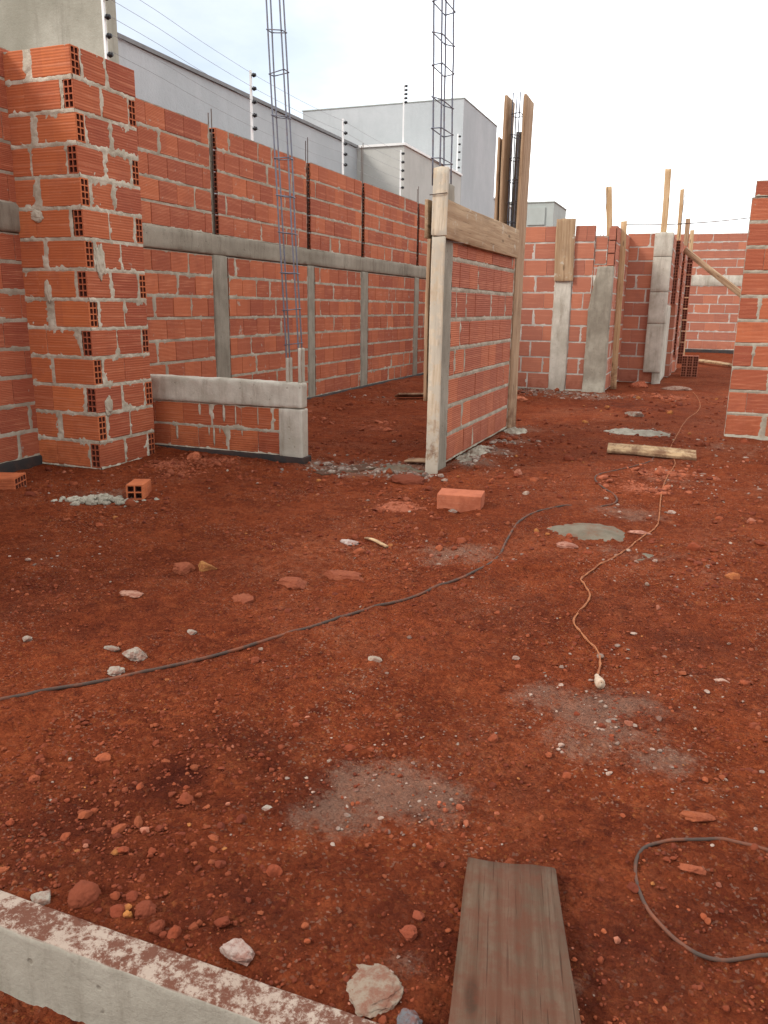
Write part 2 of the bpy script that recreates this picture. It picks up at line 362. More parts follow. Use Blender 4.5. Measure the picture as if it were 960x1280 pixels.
def make_ground():
    ys = [-30, -12, -5, -2, -.5, .2, .5]
    y = .6
    while y < 45: ys.append(y); y += max(.009, .0068 * y)
    ys = np.concatenate([ys, [47, 55, 70, 100, 160, 300, 600]])
    xs = np.concatenate([[-600, -250, -100, -50, -28, -18, -13, -10, -8, -7], axis_lines([(-6.4, -5, .09), (-5, -1.7, .030), (-1.7, .7, .0115), (.7, 2.4, .04), (2.4, 5, .12)]), [6, 7.5, 10, 14, 20, 30, 60, 120, 300, 600]])
    X, Y = np.meshgrid(xs, ys)
    Z = gh(X, Y)
    fine = np.clip((8.0 - Y) / 4, 0, 1) * (Y > 1.0)
    Z = Z + fine * (.011 * (np.abs(fbm(X * 26, Y * 26, o=3, seed=41)) - .2) + .006 * fbm(X * 45, Y * 45, o=2, seed=43) + .016 * np.clip(fbm(X * 19, Y * 19, o=2, seed=57) - .22, 0, 1))
    Z = np.where((np.abs(X) > 30) | (Y > 60) | (Y < -6), -.02, Z)
    V = np.stack([X.ravel(), Y.ravel(), Z.ravel()], 1)
    ny, nx = X.shape
    i = np.arange(ny - 1)[:, None] * nx + np.arange(nx - 1)[None, :]
    F = np.stack([i, i + 1, i + nx + 1, i + nx], -1).reshape(-1, 4)
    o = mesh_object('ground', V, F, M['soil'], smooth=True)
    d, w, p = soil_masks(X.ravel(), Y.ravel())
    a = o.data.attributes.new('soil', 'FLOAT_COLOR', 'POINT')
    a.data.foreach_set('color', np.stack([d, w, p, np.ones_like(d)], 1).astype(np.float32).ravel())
    tag(o, 'red laterite soil covering the building plot', 'ground', kind='structure')
make_ground()

# ------------------------------------------------------------------ icosphere base
def ico(sub):
    t = (1 + 5 ** .5) / 2
    v = [(-1, t, 0), (1, t, 0), (-1, -t, 0), (1, -t, 0), (0, -1, t), (0, 1, t), (0, -1, -t), (0, 1, -t), (t, 0, -1), (t, 0, 1), (-t, 0, -1), (-t, 0, 1)]
    v = [np.array(a) / np.linalg.norm(a) for a in v]
    f = [(0, 11, 5), (0, 5, 1), (0, 1, 7), (0, 7, 10), (0, 10, 11), (1, 5, 9), (5, 11, 4), (11, 10, 2), (10, 7, 6), (7, 1, 8), (3, 9, 4), (3, 4, 2), (3, 2, 6), (3, 6, 8), (3, 8, 9), (4, 9, 5), (2, 4, 11), (6, 2, 10), (8, 6, 7), (9, 8, 1)]
    for _ in range(sub):
        c = {}; nf = []
        def mid(a, b):
            k = (min(a, b), max(a, b))
            if k not in c:
                m = v[a] + v[b]; v.append(m / np.linalg.norm(m)); c[k] = len(v) - 1
            return c[k]
        for a, b, d in f:
            x, y, z = mid(a, b), mid(b, d), mid(d, a)
            nf += [(a, x, z), (b, y, x), (d, z, y), (x, y, z)]
        f = nf
    return np.array(v), np.array(f)

def lump_shape(sub, amp, freq, seed, facet=.0):
    v, f = ico(sub)
    n = fbm(v[:, 0] * freq, v[:, 1] * freq, v[:, 2] * freq, o=3, seed=seed)
    v = v * (1 + amp * n)[:, None]
    if facet:   # flatten against a few planes for a broken look
        rr = np.random.default_rng(seed)
        for _ in range(7):
            d = rr.normal(size=3); d /= np.linalg.norm(d); h = rr.uniform(.55, .85)
            s = v @ d; v = v - np.clip(s - h, 0, None)[:, None] * d * facet
    return v, f

def scatter(name, label, pts, sizes, tints, sub, mat, flat=(.5, .9), cat='soil', seed=5, shapes=6, sink=.25):
    rr = np.random.default_rng(seed)
    bases = [lump_shape(sub, .45, 1.6, 100 + i, .9 if i % 2 else .5) for i in range(shapes)]
    VV, FF, TT = [], [], []; nb = 0
    zg = gh(pts[:, 0], pts[:, 1])
    for i in range(len(pts)):
        bv, bf = bases[i % shapes]
        a = rr.uniform(0, 6.28); ca, sa = math.cos(a), math.sin(a)
        s = sizes[i] * np.array([rr.uniform(.7, 1.25), rr.uniform(.7, 1.25), rr.uniform(*flat)])
        q = bv * s
        tx = rr.uniform(-.5, .5); q = q @ np.array([[1, 0, 0], [0, math.cos(tx), -math.sin(tx)], [0, math.sin(tx), math.cos(tx)]])
        q = q @ np.array([[ca, sa, 0], [-sa, ca, 0], [0, 0, 1]])
        q = q + np.array([pts[i, 0], pts[i, 1], zg[i] + s[2] * (1 - 2 * sink) * .6])
        VV.append(q); FF.append(bf + nb); nb += len(q); TT.append(np.repeat([tints[i]], len(bf), 0))
    o = mesh_object(name, np.concatenate(VV), np.concatenate(FF), mat, tint=np.concatenate(TT), smooth=False)
    return tag(o, label, cat, kind='stuff')

def sample_pts(n, seed, y0, y1, xr, dens):
    rr = np.random.default_rng(seed); out = []
    while len(out) < n:
        y = y0 * (y1 / y0) ** rr.uniform(0, 1, 4000)
        lo, hi = xr
        x = rr.uniform(0, 1, 4000) * (hi(y) - lo(y)) + lo(y)
        k = rr.uniform(0, 1, 4000) < dens(x, y)
        out += list(zip(x[k], y[k]))
    return np.array(out[:n])

LO = lambda y: -.95 * y - .35
HI = lambda y: .06 * y + .30
def LO2(y): return np.maximum(LO(y), -4.7)
CL = lambda x, y: np.clip(.38 + 1.1 * fbm(x * 1.6, y * 1.6, o=3, seed=88), .06, 1)
RED = [(.20, .042, .016), (.155, .031, .0125), (.24, .056, .021), (.12, .0235, .0105), (.27, .070, .027), (.19, .043, .017)]
def tint_pick(n, seed, fr=(.80, .06, .07, .07)):
    rr = np.random.default_rng(seed); t = []
    for _ in range(n):
        u = rr.uniform()
        if u < fr[0]: c = RED[rr.integers(len(RED))]
        elif u < fr[0] + fr[1]: c = (.38, .145, .04)
        elif u < fr[0] + fr[1] + fr[2]: c = (.33, .25, .19)
        else: c = (.36, .135, .08)
        k = rr.uniform(.75, 1.2); t.append((c[0] * k, c[1] * k, c[2] * k, 1))
    return np.array(t)

def not_inside(x, y):
    """keep scattered crumbs out of walls and off the beam"""
    k = (y > 1.10)
    k &= ~((x < -4.15) & (y > 4.75) & (y < 5.65))
    k &= ~((np.abs(y - 5.85) < .09) & (x < -2.95) & (x > -4.5))
    k &= ~((np.abs(x + 1.92) < .09) & (y > 5.8) & (y < 8.9))
    k &= x > -4.8
    k &= ~((y > 8.9) & (y < 9.2) & (x > .2))
    return k.astype(float)

p = sample_pts(8000, 1, 1.10, 4.2, (LO2, HI), lambda x, y: CL(x, y) * not_inside(x, y))
s = np.clip(RNG.lognormal(math.log(.0031), .42, len(p)), .0014, .010) * (.7 + .22 * p[:, 1])
scatter('soil_clods', 'small crumbs of red soil strewn over the plot', p, s, tint_pick(len(p), 3, (.965, .015, .008, .012)), 1, M['clod'])
p = sample_pts(150, 2, 1.12, 4.6, (LO2, HI), lambda x, y: CL(x, y) ** 2 * not_inside(x, y))
s = np.clip(RNG.lognormal(math.log(.0095), .35, len(p)), .005, .018)
scatter('soil_clods', 'thumb sized lumps of red soil strewn over the plot', p, s, tint_pick(len(p), 4, (.965, .015, .005, .015)), 2, M['clod'], seed=8)
p = sample_pts(2600, 3, 3.6, 13.0, (LO2, lambda y: HI(y) + .3), lambda x, y: CL(x, y) * not_inside(x, y))
s = np.clip(RNG.lognormal(math.log(.011), .5, len(p)), .004, .045) * (.7 + .05 * p[:, 1])
scatter('rubble', 'crumbs of soil and mortar scattered across the middle of the plot', p, s, tint_pick(len(p), 5, (.92, .025, .025, .03)), 1, M['clod'], seed=9)
# orange clods by the footing beam
q = np.array([(-1.05, 1.42), (-1.15, 1.38), (-.95, 1.36), (-1.28, 1.44), (-.86, 1.3), (-1.0, 1.22)])
pp = np.concatenate([q[RNG.integers(len(q), size=110)] + RNG.normal(0, .075, (110, 2))]); pp = pp[pp[:, 1] > 1.12]
scatter('soil_clods', 'orange and red clods thrown up beside the footing beam', pp, np.clip(RNG.lognormal(math.log(.0068), .45, len(pp)), .003, .018), tint_pick(len(pp), 6, (.93, .05, .005, .015)), 2, M['clod'], seed=12)
# chips in dusty and crushed brick patches
def patch_pts(lst, n, seed, jit=.6):
    rr = np.random.default_rng(seed); w = np.array([b[3] * (b[2] ** 1.3) / (b[1] ** .8) for b in lst]); w /= w.sum()
    k = rr.choice(len(lst), n, p=w); b = np.array(lst)[k]
    pt = b[:, :2] + rr.normal(0, 1, (n, 2)) * b[:, 2:3] * jit
    return pt[not_inside(pt[:, 0], pt[:, 1]) > 0]
pp = patch_pts(DUST, 2000, 31, .9)
tt = np.array([(c * k, c * .74 * k, c * .58 * k, 1) for c, k in zip(RNG.choice([.24, .31, .40], len(pp)), RNG.uniform(.7, 1.15, len(pp)))])
scatter('cement_crumbs', 'grey crumbs of dried mortar lying in the dusty patches', pp, np.clip(RNG.lognormal(math.log(.0019), .55, len(pp)), .0009, .008) * (.8 + .42 * pp[:, 1]), tt, 1, M['clod'], (.3, .7), 'rubble', 14)
pp = patch_pts(PINK, 1100, 32, .7)
tt = np.array([(.36 * k, .105 * k, .05 * k, 1) for k in RNG.uniform(.7, 1.2, len(pp))])
scatter('brick_crumbs', 'crushed orange brick spread on the soil', pp, np.clip(RNG.lognormal(math.log(.0026), .6, len(pp)), .001, .012) * (.8 + .42 * pp[:, 1]), tt, 1, M['clod'], (.3, .7), 'rubble', 15)

door = [(-2.3, 5.95, .18, 1), (-2.0, 5.75, .12, 1), (-2.65, 5.78, .15, .8), (-1.74, 6.4, .10, 1), (-1.72, 6.9, .12, 1), (-1.75, 7.5, .12, .8), (-2.4, 12.55, .3, 1), (-1.6, 12.4, .2, 1)]
pp = patch_pts(door, 700, 37, .8)
tt = np.array([(c * k, c * .84 * k, c * .68 * k, 1) for c, k in zip(RNG.choice([.24, .31, .40], len(pp)), RNG.uniform(.7, 1.15, len(pp)))])
scatter('cement_crumbs', 'grey mortar rubble dropped at the foot of the walls', pp, np.clip(RNG.lognormal(math.log(.011), .6, len(pp)), .003, .04), tt, 1, M['clod'], (.3, .7), 'rubble', 18)

# ------------------------------------------------------------------ bricks and walls
def brick(mb, O, t, n, s0, s1, z0, z1, th, tint, lo=False, hi=False, d0=0.0, cols=2, rows=4, mat=0, ch=.004, deep=.16):
    """A hollow clay brick: along t from s0 to s1, its face on the n side at depth d0, th thick; cells shown at the ends asked for."""
    O = np.array(O, float); t = np.array(t, float); n = np.array(n, float); k = np.array([0, 0, 1.0])
    def Pt(s, d, z): return O + t * s + n * d + k * z
    A = [(s0, z0), (s1, z0), (s1, z1), (s0, z1)]
    B = [(s0 + ch, z0 + ch), (s1 - ch, z0 + ch), (s1 - ch, z1 - ch), (s0 + ch, z1 - ch)]
    f, b = d0, d0 - th
    V = [Pt(s, f, z) for s, z in B] + [Pt(s, f - ch * .8, z) for s, z in A] + [Pt(s, b + ch * .8, z) for s, z in A] + [Pt(s, b, z) for s, z in B]
    uv = [(s - s0, z) for s, z in B + A + A + B]
    F = [(0, 1, 2, 3), (15, 14, 13, 12)]
    for i in range(4):
        j = (i + 1) % 4
        F.append((4 + i, 4 + j, j, i)); F.append((12 + i, 12 + j, 8 + j, 8 + i))
        if i == 1 and hi: continue
        if i == 3 and lo: continue
        F.append((8 + i, 8 + j, 4 + j, 4 + i))
    mb.add(V, F, mat, tint, uv)
    for on, s, sg in ((lo, s0, 1), (hi, s1, -1)):
        if not on: continue
        f2, b2 = f - ch * .8, b + ch * .8
        wd = f2 - b2; hz = z1 - z0; w = .0095
        ds = [0.0]; cw = (wd - w * (cols + 1)) / cols
        for c in range(cols): ds += [w + c * (cw + w), w + c * (cw + w) + cw]
        ds.append(wd)
        zs = [0.0]; cz = (hz - w * (rows + 1)) / rows
        for r in range(rows): zs += [w + r * (cz + w), w + r * (cz + w) + cz]
        zs.append(hz)
        dep = min(deep, (s1 - s0) * .8)
        for i in range(len(ds) - 1):
            for j in range(len(zs) - 1):
                a0, a1, c0, c1 = b2 + ds[i], b2 + ds[i + 1], z0 + zs[j], z0 + zs[j + 1]
                q = [(a0, c0), (a1, c0), (a1, c1), (a0, c1)]
                if i % 2 == 1 and j % 2 == 1:
                    Vh = [Pt(s, a, c) for a, c in q] + [Pt(s + sg * dep, a, c) for a, c in q]
                    mb.add(Vh, [(0, 1, 5, 4), (1, 2, 6, 5), (2, 3, 7, 6), (3, 0, 4, 7), (4, 5, 6, 7)], 2, tint)
                else:
                    mb.add([Pt(s, a, c) for a, c in q], [(0, 1, 2, 3)], mat, tint)

def rtint(dark=.25): return (random.random(), random.random(), 1.0 if random.random() < dark else random.random() * .35, 1)

def mortar_face(mb, O, t, n, s0, s1, z0, z1, res, joints, seed, amt=1.0, d0=0.0, flush=-.0035, cut=(), edges=True):
    """A displaced sheet of mortar: flush in the joints, with smears that lap over the brick edges. joints: list of (za, zb, [s...])"""
    ns = max(2, int((s1 - s0) / res)); nz = max(2, int((z1 - z0) / res))
    S, Z = np.meshgrid(np.linspace(s0, s1, ns + 1), np.linspace(z0, z1, nz + 1))
    D = np.full(S.shape, 9.0)
    for za, zb, js in joints:
        D = np.minimum(D, np.abs(Z - za)); D = np.minimum(D, np.abs(Z - zb))
        row = (Z >= za) & (Z <= zb)
        for j, w in js: D = np.where(row, np.minimum(D, np.maximum(np.abs(S - j) - w * .5, 0)), D)
    if edges: D = np.minimum(D, np.minimum(S - s0, s1 - S) + .006)
    W = S + 3.3 * seed
    h = flush + .0035 * fbm(W * 38, Z * 38, o=3, seed=seed)
    n2 = fbm(W * 9, Z * 9, o=4, seed=seed + 50, gain=.6); n3 = fbm(W * 30, Z * 30, o=3, seed=seed + 90)
    sm = np.clip(n2 * .7 + n3 * .5 - .05 + .08 * amt - np.maximum(D - .009, 0) * (19 / max(amt, .2)), -.3, .6)
    h = h + np.where(D < .012, .0025, 0) + np.where(sm > 0, .0025 + .008 * sm, sm * .012)
    h = np.where(D > .05 + .06 * n2, np.minimum(h, -.004), h)
    O = np.array(O, float); t = np.array(t, float); n = np.array(n, float)
    V = O + S[..., None] * t + (h + d0)[..., None] * n + Z[..., None] * np.array([0, 0, 1.0])
    i = np.arange(nz)[:, None] * (ns + 1) + np.arange(ns)[None, :]
    F = np.stack([i, i + 1, i + ns + 2, i + ns + 1], -1).reshape(-1, 4)
    if cut:
        Sc, Zc = S.ravel()[F].mean(1), Z.ravel()[F].mean(1); keep = np.ones(len(F), bool)
        for a0, a1, c0, c1 in cut: keep &= ~((Sc > a0) & (Sc < a1) & (Zc > c0) & (Zc < c1))
        F = F[keep]
    mb.add(V.reshape(-1, 3), [tuple(x) for x in F], 1, (0, 0, 0, 1), None, True)

def box(mb, lo, hi, mat=0, tint=(0, 0, 0, 1)):
    (a, b, c), (d, e, f) = lo, hi
    V = [(a, b, c), (d, b, c), (d, e, c), (a, e, c), (a, b, f), (d, b, f), (d, e, f), (a, e, f)]
    mb.add(V, [(3, 2, 1, 0), (4, 5, 6, 7), (0, 1, 5, 4), (1, 2, 6, 5), (2, 3, 7, 6), (3, 0, 4, 7)], mat, tint)

def core(mb, O, t, n, s0, s1, z0, z1, d0, d1, mat=1):
    O = np.array(O, float); t = np.array(t, float); n = np.array(n, float)
    V = [O + t * s + n * d + np.array([0, 0, z]) for s, d, z in ((s0, d1, z0), (s1, d1, z0), (s1, d0, z0), (s0, d0, z0), (s0, d1, z1), (s1, d1, z1), (s1, d0, z1), (s0, d0, z1))]
    mb.add(V, [(3, 2, 1, 0), (4, 5, 6, 7), (0, 1, 5, 4), (1, 2, 6, 5), (2, 3, 7, 6), (3, 0, 4, 7)], mat)

def panel(mb, O, t, n, s0, s1, z0, courses, ch, th, seed, bl=.285, res=.02, joint=.017, butt=.6, dark=.25, jit=.0025, lo=False, hi=False, amt=1.0, face=True, last=None, stagger=True, lastj=True):
    """Coursed brickwork between s0 and s1"""
    rr = random.Random(seed); jl = []
    z = z0
    for c in range(courses):
        hc = (last if (last and c == courses - 1) else ch)
        za, zb = z + joint * .5, z + hc - joint * .5
        s = s0 + (0.004 if not lo else 0); js = []
        first = True
        off = (.5 * bl if (c % 2 and stagger) else bl * rr.choice([1, 1, .82]))
        while s < s1 - .03:
            L = off if first else bl * rr.uniform(.97, 1.03)
            e = min(s + L, s1 - .002)
            if s1 - e < .07: e = s1 - .002
            j = rr.uniform(-jit, jit); dz = rr.uniform(-.002, .002)
            brick(mb, O, t, n, s, e, za + dz, zb + dz, th, (rr.random(), rr.random(), rr.uniform(.7, 1) if rr.random() < dark else rr.random() * .3, 1), lo=(lo and first), hi=(hi and e > s1 - .01), d0=j)
            w = .003 if rr.random() < butt else rr.uniform(.014, .024)
            js.append((e + w * .5, w)) if w > .01 else None
            s = e + w; first = False
        jl.append((z, z + hc, js)); z += hc
    if face: mortar_face(mb, O, t, n, s0, s1, z0 + .002, z - .006, res, jl, seed, amt)
    core(mb, O, t, n, s0 + (.175 if lo else .006), s1 - (.175 if hi else .006), z0, z - .012, -.014, -th + .006)
    return z

def rbox(size, res=.03, amp=.003, seed=0, r=.006, freq=14.0, big=0.0):
    """box centred on the origin with rounded, slightly uneven faces; returns V, F"""
    h = np.array(size, float) / 2; r = min(r, h.min() * .8)
    def lines(a):
        m = max(1, int(round((2 * a - 2 * r) / res)))
        return np.concatenate([[-a, -a + r * .4], np.linspace(-a + r, a - r, m + 1), [a - r * .4, a]])
    VV, FF = [], []; nb = 0
    for ax in range(3):
        u, w = [(1, 2), (2, 0), (0, 1)][ax]
        lu, lw = lines(h[u]), lines(h[w])
        U, W = np.meshgrid(lu, lw)
        for sg in (-1, 1):
            Q = np.zeros(U.shape + (3,)); Q[..., u] = U; Q[..., w] = W; Q[..., ax] = sg * h[ax]
            V = Q.reshape(-1, 3); nu = len(lu)
            i = np.arange(len(lw) - 1)[:, None] * nu + np.arange(nu - 1)[None, :]
            F = np.stack([i, i + 1, i + nu + 1, i + nu], -1).reshape(-1, 4)
            if sg < 0: F = F[:, ::-1]
            VV.append(V); FF.append(F + nb); nb += len(V)
    V = np.concatenate(VV); F = np.concatenate(FF)
    inn = np.clip(V, -h + r, h - r); d = V - inn; L = np.linalg.norm(d, axis=1); nrm = d / L[:, None]
    nz = fbm(V[:, 0] * freq + 17.3 * seed, V[:, 1] * freq, V[:, 2] * freq, o=4, seed=seed)
    bz = fbm(V[:, 0] * 2.2 + 5.1 * seed, V[:, 1] * 2.2, V[:, 2] * 2.2, o=2, seed=seed + 9)
    edge = ((np.abs(d) > 1e-6).sum(1) > 1)
    V = inn + nrm * (r + amp * nz - edge * amp * np.clip(nz * 2 + .2, 0, 2) + big * bz)[:, None]
    return V, F

def concrete(name, lo, hi, mat, parent, seed=0, res=.04, amp=.003, r=.008, big=.002, taper=None):
    lo = np.array(lo, float); hi = np.array(hi, float)
    V, F = rbox(hi - lo, res, amp, seed, r, 16, big)
    V = V + (lo + hi) / 2
    if taper is not None: V = taper(V)
    return mesh_object(name, V, F, M[mat] if isinstance(mat, str) else mat, parent, smooth=True)

def plank(name, label, p0, p1, wdir, w, th, mat, group=None, cat='board', seed=0, bow=.004, parent=None, flare=0.0):
    """A board from p0 to p1 (centre line); wdir is the direction of its width"""
    p0 = Vector(p0); p1 = Vector(p1); z = (p1 - p0); L = z.length; z.normalize()
    x = Vector(wdir); x = (x - z * x.dot(z)).normalized(); y = z.cross(x)
    V, F = rbox((w, th, L), max(.05, L / 24), .0016, seed + 3, .003, 9, .003)
    V = V + np.array([0, 0, L / 2])
    V[:, 1] += bow * np.sin(V[:, 2] / L * 3.1) * 2; V[:, 0] += bow * np.sin(V[:, 2] / L * 5 + seed)
    V[:, 0] *= 1 + flare * (1 - V[:, 2] / L)
    nz = vnoise(V[:, 0] * 30, V[:, 1] * 30 + seed)      # rough sawn ends
    V[:, 2] += np.where(V[:, 2] > L - .01, nz * .008, 0) - np.where(V[:, 2] < .01, nz * .006, 0)
    o = mesh_object(name, V, F, M[mat], parent, smooth=True)
    o.matrix_world = Matrix(((x.x, y.x, z.x, p0.x), (x.y, y.y, z.y, p0.y), (x.z, y.z, z.z, p0.z), (0, 0, 0, 1)))
    if parent is None: tag(o, label, cat, group)
    return o

def tube_geo(pts, r, seg=6, twist=None):
    P = np.array(pts, float); n = len(P)
    T = np.gradient(P, axis=0); T /= np.linalg.norm(T, axis=1)[:, None] + 1e-9
    up = np.array([0, 0, 1.0]) if abs(T[0][2]) < .9 else np.array([1.0, 0, 0])
    A = np.cross(T, up); A /= np.linalg.norm(A, axis=1)[:, None] + 1e-9; B = np.cross(A, T)
    a = np.arange(seg) / seg * 2 * math.pi
    rr = np.full(n, r) if np.isscalar(r) else np.asarray(r)
    V = (P[:, None] + rr[:, None, None] * (np.cos(a)[None, :, None] * A[:, None] + np.sin(a)[None, :, None] * B[:, None])).reshape(-1, 3)
    F = []
    for i in range(n - 1):
        for j in range(seg):
            k = (j + 1) % seg; F.append((i * seg + j, i * seg + k, (i + 1) * seg + k, (i + 1) * seg + j))
    F.append(tuple(range(seg))[::-1]); F.append(tuple((n - 1) * seg + j for j in range(seg)))
    return V, F

def smooth_path(pts, step=.02):
    P = np.array(pts, float); d = np.concatenate([[0], np.cumsum(np.linalg.norm(np.diff(P, axis=0), axis=1))])
    n = max(4, int(d[-1] / step)); out = []
    for u in np.linspace(0, d[-1], n):
        i = min(max(np.searchsorted(d, u) - 1, 0), len(P) - 2); t = (u - d[i]) / max(d[i + 1] - d[i], 1e-9)
        p0, p1, p2, p3 = P[max(i - 1, 0)], P[i], P[i + 1], P[min(i + 2, len(P) - 1)]
        out.append(.5 * ((2 * p1) + (-p0 + p2) * t + (2 * p0 - 5 * p1 + 4 * p2 - p3) * t * t + (-p0 + 3 * p1 - 3 * p2 + p3) * t ** 3))
    return np.array(out)

def rods(name, mat, parent, paths, r, seg=6):
    mb = MB()
    for p in paths: mb.add(*tube_geo(p, r, seg), smooth=True)
    return mb.build(name, M[mat], parent)

X, Y, Zd = np.array([1., 0, 0]), np.array([0, 1., 0]), np.array([0, 0, 1.])

# ================================================================== boundary wall
WX = -4.85
bw = thing('boundary_wall', 'long hollow brick boundary wall with a grey concrete band halfway up', 'wall', (WX, 7, 0))
bw_off = Vector((WX, 7, 0))
def under(o, t):
    """parent keeping world coordinates (things sit at their base)"""
    o.parent = t; o.matrix_parent_inverse = Matrix.Translation(t.location).inverted(); return o
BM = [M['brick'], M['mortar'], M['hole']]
cols = [(2.95, 3.22), (5.15, 5.42), (7.45, 7.745), (9.62, 9.84), (11.37, 11.66), (13.75, 14.0), (15.95, 16.2), (18.1, 18.35), (20.3, 20.55), (22.5, 22.75), (24.7, 24.95)]
slots = [(3.02, 3.14), (5.2, 5.32), (7.475, 7.60), (9.62, 9.73), (11.38, 11.50), (13.83, 13.95), (16.0, 16.12), (18.2, 18.3), (20.4, 20.5), (22.6, 22.7), (24.8, 24.9)]
mb = MB()
edges = [.4] + [c for ab in cols for c in ab] + [27.0]
OW = (WX, 0, 0)
for i in range(0, len(edges), 2):
    a, b = edges[i], edges[i + 1]
    near = 4 < b < 17 and a < 16
    panel(mb, OW, Y, X, a, b, .06, 8, .2104, .09, 200 + i, res=.02 if near else .06, dark=.25, butt=.76, amt=.85, joint=.026)
ue = [.4] + [c for ab in slots for c in ab] + [27.0]
for i in range(0, len(ue), 2):
    a, b = ue[i], ue[i + 1]
    near = 4 < b < 17 and a < 16
    panel(mb, OW, Y, X, a, b, 1.945, 5, .2095, .09, 300 + i, res=.02 if near else .06, dark=.35, butt=.86, amt=.65, lo=True, hi=False, joint=.023)
o = under(mb.build('brickwork', BM), bw)
for i, (a, b) in enumerate(cols):
    under(concrete('concrete_column', (WX - .10, a + .012, -.05), (WX + .006, b - .012, 1.752), 'concrete', None, 20 + i, .035, .007, .014, .005), bw)
under(concrete('tie_beam', (WX - .10, .4, 1.746), (WX + .012, 27, 1.948), 'concrete_band', None, 3, .04, .008, .018, .008), bw)
under(concrete('plinth', (WX - .12, .4, -.12), (WX + .02, 27, .066), 'tar', None, 4, .06, .006, .01, .004), bw)
for i, (a, b) in enumerate(slots[1:7]):
    under(concrete('slot_mortar', (WX - .085, a - .015, 1.94), (WX - .055, b + .015, 2.94), 'concrete', None, 60 + i, .03, .006, .006, .004), bw)
    top = (3.0, 3.10, 3.22, 3.46, 3.2, 3.2)[i]
    for k, (dy, dx) in enumerate(((.028, -.025), (.085, -.025))):
        under(rods('rebar', 'steel_rust', None, [[(WX + dx, a + dy, 1.93), (WX + dx + .004, a + dy + .003, top + .05 * k)]], .0055), bw)
    for zz in (2.15, 2.4, 2.65, 2.9): under(rods('stirrup', 'steel_rust', None, [[(WX - .02, a + .02, zz), (WX - .02, a + .095, zz + .008)]], .003, 4), bw)

# ================================================================== brick pier
pt = thing('brick_pier', 'toothed corner pier of orange hollow brick with pale ragged mortar', 'pier', (-4.25, 4.88, 0))
mb = MB()
CX, CY, EY, IX = -4.25, 4.88, 5.555, -4.86
ch = .2122; NC = 14; z = -.002
jf, jr, cf, cr = [], [], [], []
for c in range(NC):
    top = NC - 1 - c                       # 0 at the top course
    za, zb = z + .012, z + ch - .012
    A = top % 2 == 0
    rr = random.Random(900 + c)
    J = lambda: rr.uniform(-.003, .003)
    T = lambda d=.15: (rr.uniform(.45, 1), rr.random(), rr.uniform(.5, .9) if rr.random() < d else rr.random() * .18, 1)  # front bricks tinted brighter orange, painting the lit side
    Tr = lambda: (rr.uniform(.0, .7), rr.random(), rr.uniform(.4, 1.0), 1)  # right-face bricks tinted darker maroon, painting the shaded side
    k0 = rr.uniform(-.02, .02)
    # the face towards the camera: O at (IX, CY), along X, normal -Y
    L = CX - IX
    if A:
        a1 = .22 + k0
        brick(mb, (IX, CY, 0), X, -Y, 0, a1, za, zb, .09, T(), d0=J())
        w = rr.uniform(.03, .06)
        brick(mb, (IX, CY, 0), X, -Y, a1 + w, L + J(), za, zb, .09, T(), d0=J(), hi=True)
        jf.append((z, z + ch, [(a1 + w / 2, w)]))
        # right face: O at (CX, CY), along Y, normal X; the brick above shows its cells over the first 9 cm
        m0 = .09 + rr.uniform(.012, .03); half = m0 + .262 + k0
        w = rr.choice([.004, .02, .015])
        brick(mb, (CX, CY, 0), Y, X, m0, half, za, zb, .09, Tr(), d0=J())
        brick(mb, (CX, CY, 0), Y, X, half + w, EY - CY + J() * 2, za, zb, .09, Tr(), d0=J())
        jr.append((z, z + ch, [((.09 + m0) / 2, m0 - .09), (half + w / 2, w)] if w > .01 else [((.09 + m0) / 2, m0 - .09)]))
        cr.append((-.01, .086, za + .004, zb - .004))
        brick(mb, (CX - .11, EY, 0), -X, Y, 0, .5, za, zb, .09, T(), d0=0)
    else:
        a1 = .17 + k0; e = L - .09 - rr.uniform(.012, .024)
        w = rr.choice([.003, .003, .016])
        brick(mb, (IX, CY, 0), X, -Y, 0, a1, za, zb, .09, T(), d0=J())
        brick(mb, (IX, CY, 0), X, -Y, a1 + w, e, za, zb, .09, T(), d0=J())
        jf.append((z, z + ch, [(L - .1, .012)] + ([(a1 + w / 2, w)] if w > .01 else [])))
        h1 = .27 + k0; w = rr.uniform(.012, .034); h2 = EY - CY - .09 - rr.uniform(.006, .018)
        brick(mb, (CX, CY, 0), Y, X, 0 + J(), h1, za, zb, .09, Tr(), d0=J(), lo=True)
        brick(mb, (CX, CY, 0), Y, X, h1 + w, h2, za, zb, .09, Tr(), d0=J())
        jr.append((z, z + ch, [(h1 + w / 2, w), (h2 + .006, .012)])); cf.append((L - .086, L + .01, za + .004, zb - .004)); cr.append((EY - CY - .086, EY - CY + .01, za + .004, zb - .004))
        brick(mb, (CX, EY, 0), -X, Y, 0 + J(), .5, za, zb, .09, T(), d0=0, lo=True)
    z += ch
PT = z
mortar_face(mb, (IX, CY, 0), X, -Y, .0, L - .004, 0, PT - .014, .009, jf, 41, 1.35, cut=cf, edges=False)
mortar_face(mb, (CX, CY, 0), Y, X, .004, EY - CY - .004, 0, PT - .014, .009, jr, 42, 1.35, cut=cr, edges=False)
core(mb, (IX, CY, 0), X, -Y, 0, L - .18, -.03, PT - .02, -.014, -.085)
core(mb, (CX, CY, 0), Y, X, .18, EY - CY - .18, -.03, PT - .02, -.014, -.085)
core(mb, (CX, EY, 0), -X, Y, .18, .5, -.03, PT - .02, -.014, -.085)
